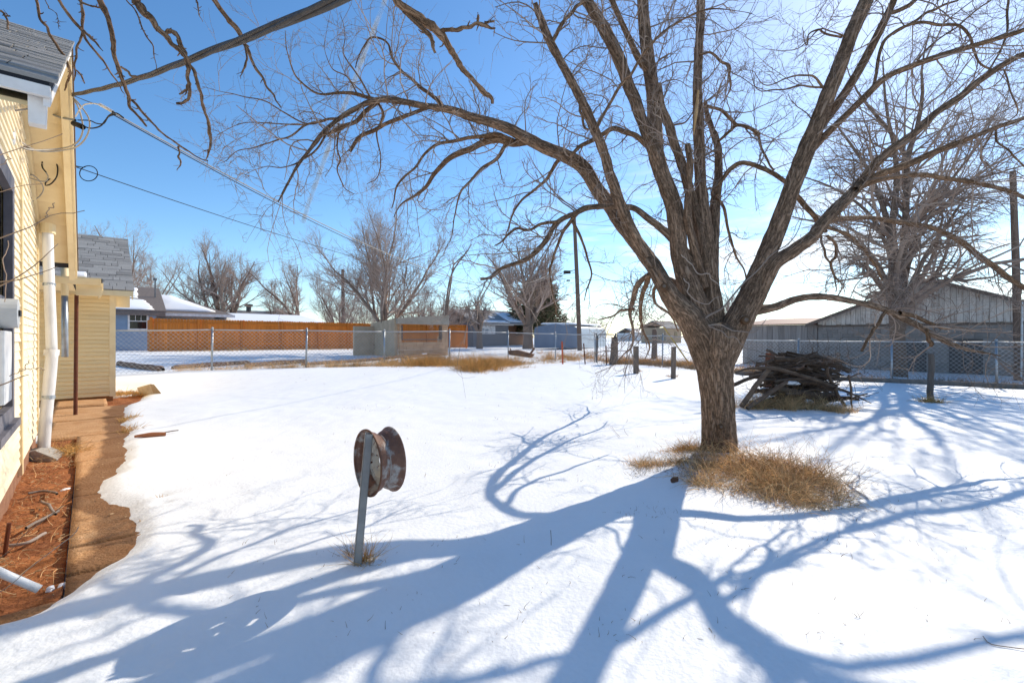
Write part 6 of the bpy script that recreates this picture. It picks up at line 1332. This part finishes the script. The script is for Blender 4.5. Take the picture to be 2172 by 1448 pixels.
for px, v, rr_, lab in [(140, 1033, .04, 'small snow remnant beside the walkway edge'), (134, 1233, .026, 'little snow crumb at the corner of the soil bed'), (107, 1239, .016, 'tiny snow crumb left of the bigger one in the soil bed')]:
    q = G(px, v, -.05); q[2] = gz(q[0], q[1]) - .085; nn = 14; mb = MB(); V = [q + Z_ * .028]; k = [rr_ * random.uniform(.7, 1.3) for _ in range(nn)]
    for s_, hz in ((.75, .022), (1, .0)): V += [q + np.array((math.cos(a * 6.283 / nn) * k[a] * s_, math.sin(a * 6.283 / nn) * k[a] * s_ * 1.3, hz)) for a in range(nn)]
    mb.v = V; mb.f = [[0, 1 + a, 1 + (a + 1) % nn] for a in range(nn)] + [[1 + a, 1 + nn + a, 1 + nn + (a + 1) % nn, 1 + (a + 1) % nn] for a in range(nn)]
    tag(mb.build('snow_patch', m_roofsnow, smooth=True), lab, 'snow patch')
# pale wood chips and dead leaves scattered on the soil bed and the slabs
ch = MB()
for k in range(150):
    u = random.uniform(3.7, 8.6); w = random.uniform(-.5, -.12) if k < 115 else random.uniform(0, .45); q = H(u, w, 0); q[2] = gz(q[0], q[1]) + (-.055 if k < 115 else -.026); a = random.uniform(0, 6.28); s_ = random.uniform(.012, .035)
    e = np.array((math.cos(a), math.sin(a), random.uniform(-.2, .3))); c_ = np.array((-math.sin(a), math.cos(a), random.uniform(-.2, .4)))
    ch.box(q, e * s_, c_ * s_ * random.uniform(.25, .5), Z_ * .003)
tag(ch.build('leaf_litter', mat('pale_chips', (.48, .32, .18), (.34, .2, .1), scale=20, rough=.9), None), 'pale wood chips and leaf crumbs scattered on the red soil and walkway', kind='stuff')

# ------------------------------------------------------------------ cables at the house
def cable(name, label, rows, r, material, parent=None, n=60, strands=1, cat='cable', twist=9.0):
    """rows of (px, v, Y)"""
    p = smooth_path(np.array([np.r_[P(a, b, y), r] for a, b, y in rows]), n * (3 if strands > 1 else 1))
    t = Tubes()
    if strands == 1: t.add(p[:, :3], p[:, 3], 8)
    else:
        tan = norm(np.gradient(p[:, :3], axis=0)); sd_ = norm(np.cross(tan, Z_)); up_ = np.cross(sd_, tan)
        s = np.r_[0, np.cumsum(np.linalg.norm(np.diff(p[:, :3], axis=0), axis=1))]
        for k in range(strands):
            a = s * twist + k * 2 * np.pi / strands; t.add(p[:, :3] + r * 1.0 * (sd_ * np.cos(a)[:, None] + up_ * np.sin(a)[:, None]), np.full(len(p), r * 1.02), 8)
    o = t.build(name, material, parent)
    if label: tag(o, label, cat)
    return o
cable('service_cable', 'thick twisted grey service cable running from the gable overhead to the top of the frame', [(140, 200, 5.14), (150, 202, 5.05), (200, 192, 4.4), (250, 180, 3.85), (300, 165, 3.42), (350, 147, 3.05), (450, 108, 2.48), (550, 70, 2.06), (640, 32, 1.77), (730, -6, 1.54), (900, -90, 1.25), (1300, -330, .95), (2500, -1200, .7)], .0095, m_cable, strands=3, n=90, twist=2.6)
def world_wire(name, label, a, b, sag, r, material): return wire(name, label, a, b, sag, r, material, 70, 'cable')
world_wire('telephone_cable', 'pale sagging cable running from the gable to the utility pole by the carport', P(236, 237, 5.0), P(1219, 525, 35), 2.3, .0075, m_wirelite)
world_wire('telephone_cable', 'dark strand running close under the pale sagging cable from the gable', P(236, 241, 5.0), P(1219, 529, 35), 2.33, .006, m_black)
cable('cable_end', None, [(150, 201, 5.1), (185, 215, 5.05), (200, 220, 5.02)], .004, m_cable, house)
cable('insulator', None, [(212, 222, 5.02), (225, 229, 5.0), (240, 238, 4.98)], .016, m_plastic, house, n=10)
cable('house_wire', None, [(160, 248, 5.1), (170, 232, 5.08), (180, 222, 5.05), (200, 220, 5.02), (215, 224, 5.0)], .007, m_plastic, house)
cable('house_wire', None, [(166, 262, 5.1), (190, 272, 5.1), (212, 268, 5.08), (224, 255, 5.05), (232, 245, 5.0), (246, 240, 4.95), (262, 250, 4.95)], .007, m_black, house)
cable('house_wire', None, [(165, 255, 5.1), (190, 256, 5.1), (205, 262, 5.08), (220, 262, 5.06), (230, 248, 5.03), (245, 243, 5.0)], .006, m_black, house)
cable('splice', None, [(156, 262, 5.12), (165, 265, 5.1), (176, 270, 5.08)], .028, m_black, house, n=8)
cable('house_wire', None, [(150, 205, 5.1), (165, 225, 5.1), (175, 260, 5.1), (174, 285, 5.1), (160, 305, 5.15), (130, 315, 5.3), (70, 318, 5.0), (30, 305, 4.6), (-10, 285, 4.2)], .008, m_wirelite, house)
cable('house_wire', None, [(155, 206, 5.1), (175, 230, 5.1), (190, 256, 5.1), (186, 285, 5.1), (168, 308, 5.15), (140, 318, 5.3), (80, 320, 5.1), (30, 290, 4.7), (0, 258, 4.2), (-10, 250, 4.1)], .008, m_wirelite, house)
cable('splice', None, [(50, 313, 4.95), (60, 315, 5.0), (68, 317, 5.05)], .018, m_cable, house, n=8)
cable('house_wire', None, [(100, 236, 5.2), (125, 248, 5.15), (160, 255, 5.1)], .012, m_galv, house)
cable('house_wire', None, [(15, 185, 4.0), (40, 200, 4.3), (66, 220, 4.6)], .009, m_wirelite, house)
cable('house_wire', None, [(20, 236, 4.3), (45, 233, 4.5), (66, 230, 4.6)], .007, m_cable, house)
cable('house_wire', None, [(98, 366, 5.6), (90, 355, 5.6), (90, 343, 5.6), (100, 335, 5.6), (115, 340, 5.65), (122, 355, 5.7), (120, 375, 5.75), (108, 390, 5.8), (96, 393, 5.8), (102, 382, 5.8), (130, 368, 6.0), (152, 356, 6.3), (165, 354, 6.5)], .0075, m_black, house, n=90)
cable('house_wire', None, [(98, 366, 5.6), (102, 376, 5.6), (95, 385, 5.6), (70, 380, 5.55), (50, 370, 5.5), (52, 371, 5.5), (70, 372, 5.6), (85, 385, 5.7), (92, 400, 5.8), (85, 415, 5.9), (65, 430, 5.9)], .006, m_wirelite, house, n=80)
ring_ = [(188 + 19 * math.cos(a), 368 + 16 * math.sin(a), 6.5) for a in np.linspace(-2.2, 4.3, 20)]
cable('cable_loop', None, [(150, 345, 6.5), (155, 350, 6.5), (165, 353, 6.5)] + ring_ + [(180, 354, 6.5)], .006, m_black, house, n=90)
world_wire('telephone_wire', 'thin black telephone wire running from the rake board out across the yard', P(160, 354, 6.55), P(1219, 590, 35), 1.15, .006, m_black)
cable('conduit', None, [(58, 417, 5.9), (58, 440, 5.9), (57, 462, 5.9)], .02, m_creamtrim, house, n=8)
MB().tube([P(20, 275, 4.35), P(20, 302, 4.3)], .04, 12).build('insulator', m_plastic, house, smooth=True)
# bare shrub twigs reaching in from the left
sh = thing('bare_shrub', 'thin bare shrub twigs reaching up in front of the yellow house wall at far left', 'shrub', (-3.0, 1.7, 0))
st = Tubes()
for rows, y in [([(-700, 900, 10), (-300, 620, 8), (0, 502, 6), (60, 480, 4), (110, 452, 3), (150, 450, 2), (176, 444, 1.2)], 2.4), ([(-700, 950, 10), (-200, 700, 8), (0, 606, 6), (40, 585, 5), (75, 560, 4), (105, 530, 2.5), (122, 514, 1.2)], 2.5), ([(-300, 640, 6), (0, 600, 5), (60, 585, 4), (120, 565, 2)], 2.5), ([(-600, 640, 7), (-100, 370, 5), (0, 328, 4), (45, 312, 3), (90, 298, 2.4), (132, 283, 1.2)], 2.4), ([(-300, 500, 5), (0, 406, 3), (40, 395, 2.5), (90, 390, 1.3)], 2.5), ([(60, 795, 3), (40, 800, 4), (0, 815, 5), (-200, 900, 6)], 2.6), ([(20, 798, 3), (50, 785, 3), (62, 766, 1.5)], 2.6), ([(46, 782, 2), (70, 781, 1.6), (95, 783, 1)], 2.6), ([(96, 460, 2), (108, 440, 1.5), (118, 432, 1)], 2.4), ([(-300, 1380, 6), (0, 1185, 3), (60, 1130, 2.5), (130, 1075, 2)], 2.5), ([(-200, 1330, 5), (0, 1255, 3), (70, 1200, 2.2), (150, 1140, 1.5), (165, 1120, 1)], 2.3), ([(0, 350, 2), (20, 340, 2), (18, 332, 1)], 2.4), ([(10, 640, 2), (12, 590, 2), (10, 540, 1.6), (14, 510, 1)], 2.55)]:
    p, r = limb_pts(rows, 40, y, y + .1); st.add(wiggle(p, r, .01), np.maximum(r * .8, .0012), 6)
st.build('stems', m_twig, sh)

# ------------------------------------------------------------------ the dead tree overhead whose branches hang into the top of the frame
ot = thing('overhanging_dead_tree', 'dead gnarled tree whose thorny branches hang into the top left of the frame', 'tree', (-1.0, -3.0, 0))
tk_ = smooth_path(np.array([(-1.0, -3.0, -.1, .26), (-1.05, -2.8, 1.5, .22), (-1.1, -2.3, 3.0, .19), (-1.2, -1.2, 4.3, .14), (-1.5, .2, 5.0, .10), (-1.9, 1.4, 5.25, .06), (-2.3, 2.4, 5.1, .03)]), 70)
Tubes().add(tk_[:, :3], tk_[:, 3], 24, barkdisp(.012, 30)).build('trunk', m_branch, ot)
l2_ = smooth_path(np.array([(-1.12, -1.9, 3.5, .13), (-.8, -.6, 4.5, .09), (-.6, .8, 4.95, .06), (-.45, 1.9, 4.7, .035)]), 40)
Tubes().add(l2_[:, :3], l2_[:, 3], 18, barkdisp(.008, 40)).build('limb', m_branch, ot)
OB_ = [([(75, 0, 9), (87, 38, 8), (108, 77, 8), (126, 101, 8), (140, 122, 7), (147, 150, 7), (143, 182, 5), (138, 192, 3)], 2.9, 3.3), ([(122, 0, 10), (147, 35, 9), (171, 63, 9), (189, 91, 7), (213, 122, 6), (231, 150, 5), (252, 178, 4), (264, 198, 2.5)], 2.8, 3.1), ([(178, 66, 6), (196, 84, 6), (220, 107, 3)], 2.9, 2.9), ([(171, 0, 8), (175, 42, 8), (171, 80, 7), (163, 115, 6), (159, 147, 5), (156, 172, 3)], 2.85, 3.0),
 ([(160, 148, 3), (172, 160, 4), (178, 178, 2)], 3.0, 3.0), ([(212, 0, 16), (231, 45, 14), (238, 84, 13), (241, 119, 11), (255, 150, 11), (266, 182, 10), (276, 224, 8), (297, 252, 7), (311, 270, 5)], 2.6, 2.9), ([(278, 212, 5), (290, 222, 6), (315, 252, 6), (350, 287, 5), (381, 311, 5), (415, 330, 4), (440, 341, 3)], 2.85, 3.0), ([(257, 142, 5), (275, 158, 5), (294, 163, 4), (312, 162, 3)], 2.75, 2.75), ([(378, 310, 3), (379, 335, 3.5), (382, 350, 3), (376, 362, 2)], 2.95, 2.95),
 ([(280, -5, 22), (304, 24, 20), (329, 52, 16), (350, 75, 14), (371, 101, 12), (392, 121, 12), (399, 145, 11), (399, 168, 9), (406, 196, 9), (400, 210, 8), (388, 215, 8), (376, 221, 6)], 2.45, 2.6), ([(346, 74, 11), (358, 68, 11), (371, 70, 12), (380, 85, 11), (386, 100, 12), (392, 120, 11)], 2.53, 2.55), ([(398, 132, 7), (416, 164, 7), (427, 203, 7), (437, 245, 7), (443, 276, 9), (448, 304, 6), (440, 328, 4), (436, 339, 2)], 2.55, 2.8), ([(269, 0, 4), (290, 31, 5), (311, 73, 5), (322, 101, 4), (332, 148, 2)], 2.6, 2.7), ([(399, 180, 5), (390, 195, 5), (382, 200, 3)], 2.57, 2.57),
 ([(451, 0, 13), (476, 31, 12), (500, 59, 13), (518, 91, 9), (535, 129, 8), (553, 161, 6), (574, 196, 5), (597, 229, 3)], 2.5, 2.9), ([(520, 95, 4), (522, 120, 4), (520, 145, 4), (508, 169, 2)], 2.62, 2.65), ([(413, 0, 5), (422, 21, 4), (427, 47, 2)], 2.6, 2.6), ([(165, 0, 4), (180, 12, 6), (205, 16, 6), (222, 22, 6)], 2.7, 2.65),
 ([(838, 0, 18), (871, 27, 18), (904, 50, 20), (937, 73, 18), (960, 113, 14), (984, 149, 12), (1010, 179, 10), (1030, 197, 12), (1042, 208, 9), (1044, 222, 5)], 2.3, 2.7), ([(935, 66, 9), (970, 60, 9), (1010, 53, 8), (1035, 56, 7), (1050, 60, 4)], 2.45, 2.4), ([(1010, 52, 6), (1015, 40, 5), (1012, 35, 3)], 2.42, 2.42), ([(851, 14, 12), (884, 50, 11), (914, 76, 10), (922, 113, 5)], 2.35, 2.4), ([(1028, 48, 5), (1048, 46, 4)], 2.4, 2.4),
 ([(-5, 20, 5), (8, 33, 5), (14, 48, 4), (17, 63, 2)], 2.6, 2.6), ([(6, 32, 3), (20, 34, 1.5)], 2.6, 2.6), ([(95, 0, 2), (110, 22, 2), (122, 38, 2), (128, 55, 1)], 2.8, 2.8)]
og = np.random.default_rng(61); pathsO = []
for rows, y0, y1 in OB_:
    p, r = limb_pts(rows, max(24, 8 * len(rows)), y0, y1)
    if rows[0][1] <= 0:           # runs on upwards, out of the frame, to the limb it hangs from
        tgt = (tk_ if rows[0][0] < 600 else l2_); j = np.argmin(np.linalg.norm(tgt[:, :3] - (p[0] + np.array((.25, -.4, 1.2))), axis=1)); e_ = tgt[j, :3]
        ext = smooth_path(np.array([np.r_[e_, r[0] * 1.5], np.r_[e_ * .55 + p[0] * .45 + np.array((.0, .12, .1)), r[0] * 1.25], np.r_[p[0], r[0]], np.r_[p[4], r[4]]]), 40)
        kx = np.argmin(np.linalg.norm(ext[:, :3] - p[0], axis=1)); p = np.vstack([ext[:kx, :3], p]); r = np.r_[ext[:kx, 3], r]
    pw = wiggle(p, r, .008)
    kn = 1 + .35 * np.clip(vn(np.arange(len(r)) * .55, og.random() * 99), 0, 1)
    Tubes().add(pw, r * kn, 14, barkdisp(.0022, 70)).build('branch', m_branch, ot); pathsO.append((pw, r))
th = Tubes()
for p, r in pathsO:
    n_ = max(3, int(np.linalg.norm(np.diff(p[-60:], axis=0), axis=1).sum() * 9))
    pos, d, pr, pl, tt = spawn(p[None, -60:], r[None, -60:], n_, .05, 1, (45, 90), 0, og)
    a, b = grow(pos, d, .012 + .035 * og.random(len(pos)), np.clip(pr * .6, .002, .006), 4, .35, 0, .3, .4, og); th.add(a, b, 5)
th.build('spurs', m_branch, ot, 'stuff')

# ------------------------------------------------------------------ contrail
ct = Tubes(); a, b = P(838, -60, 4200), P(640, 470, 6500)
t = np.linspace(0, 1, 120)[:, None]; p = a + (b - a) * t + np.array((1, 0, 0)) * (vn(t[:, 0] * 9, 3.0) * 22)[:, None]
mc_ = bpy.data.materials.new('contrail_ice'); mc_.use_nodes = True; nn = mc_.node_tree.nodes; ll = mc_.node_tree.links.new
bs = nn['Principled BSDF']; bs.inputs['Base Color'].default_value = (.9, .92, .95, 1); bs.inputs['Roughness'].default_value = 1
tcn = nn.new('ShaderNodeAttribute'); tcn.attribute_name = 'bc'; nz = nn.new('ShaderNodeTexNoise'); nz.inputs['Scale'].default_value = .004; nz.inputs['Detail'].default_value = 3; ll(tcn.outputs['Vector'], nz.inputs['Vector'])
lw = nn.new('ShaderNodeLayerWeight'); lw.inputs['Blend'].default_value = .5; inv = nn.new('ShaderNodeMath'); inv.operation = 'SUBTRACT'; inv.inputs[0].default_value = 1; ll(lw.outputs['Facing'], inv.inputs[1])
mr = nn.new('ShaderNodeMapRange'); mr.inputs[1].default_value = .38; mr.inputs[2].default_value = .66; mr.inputs[3].default_value = .12; mr.inputs[4].default_value = .85; ll(nz.outputs['Fac'], mr.inputs[0])
mu = nn.new('ShaderNodeMath'); mu.operation = 'MULTIPLY'; ll(mr.outputs[0], mu.inputs[0]); ll(inv.outputs[0], mu.inputs[1]); ll(mu.outputs[0], bs.inputs['Alpha'])
ct.add(p, np.linspace(22, 34, 120), 14); o = ct.build('contrail', mc_); tag(o, 'thin white aircraft contrail slanting down the blue sky on the left', 'contrail'); o.visible_shadow = True
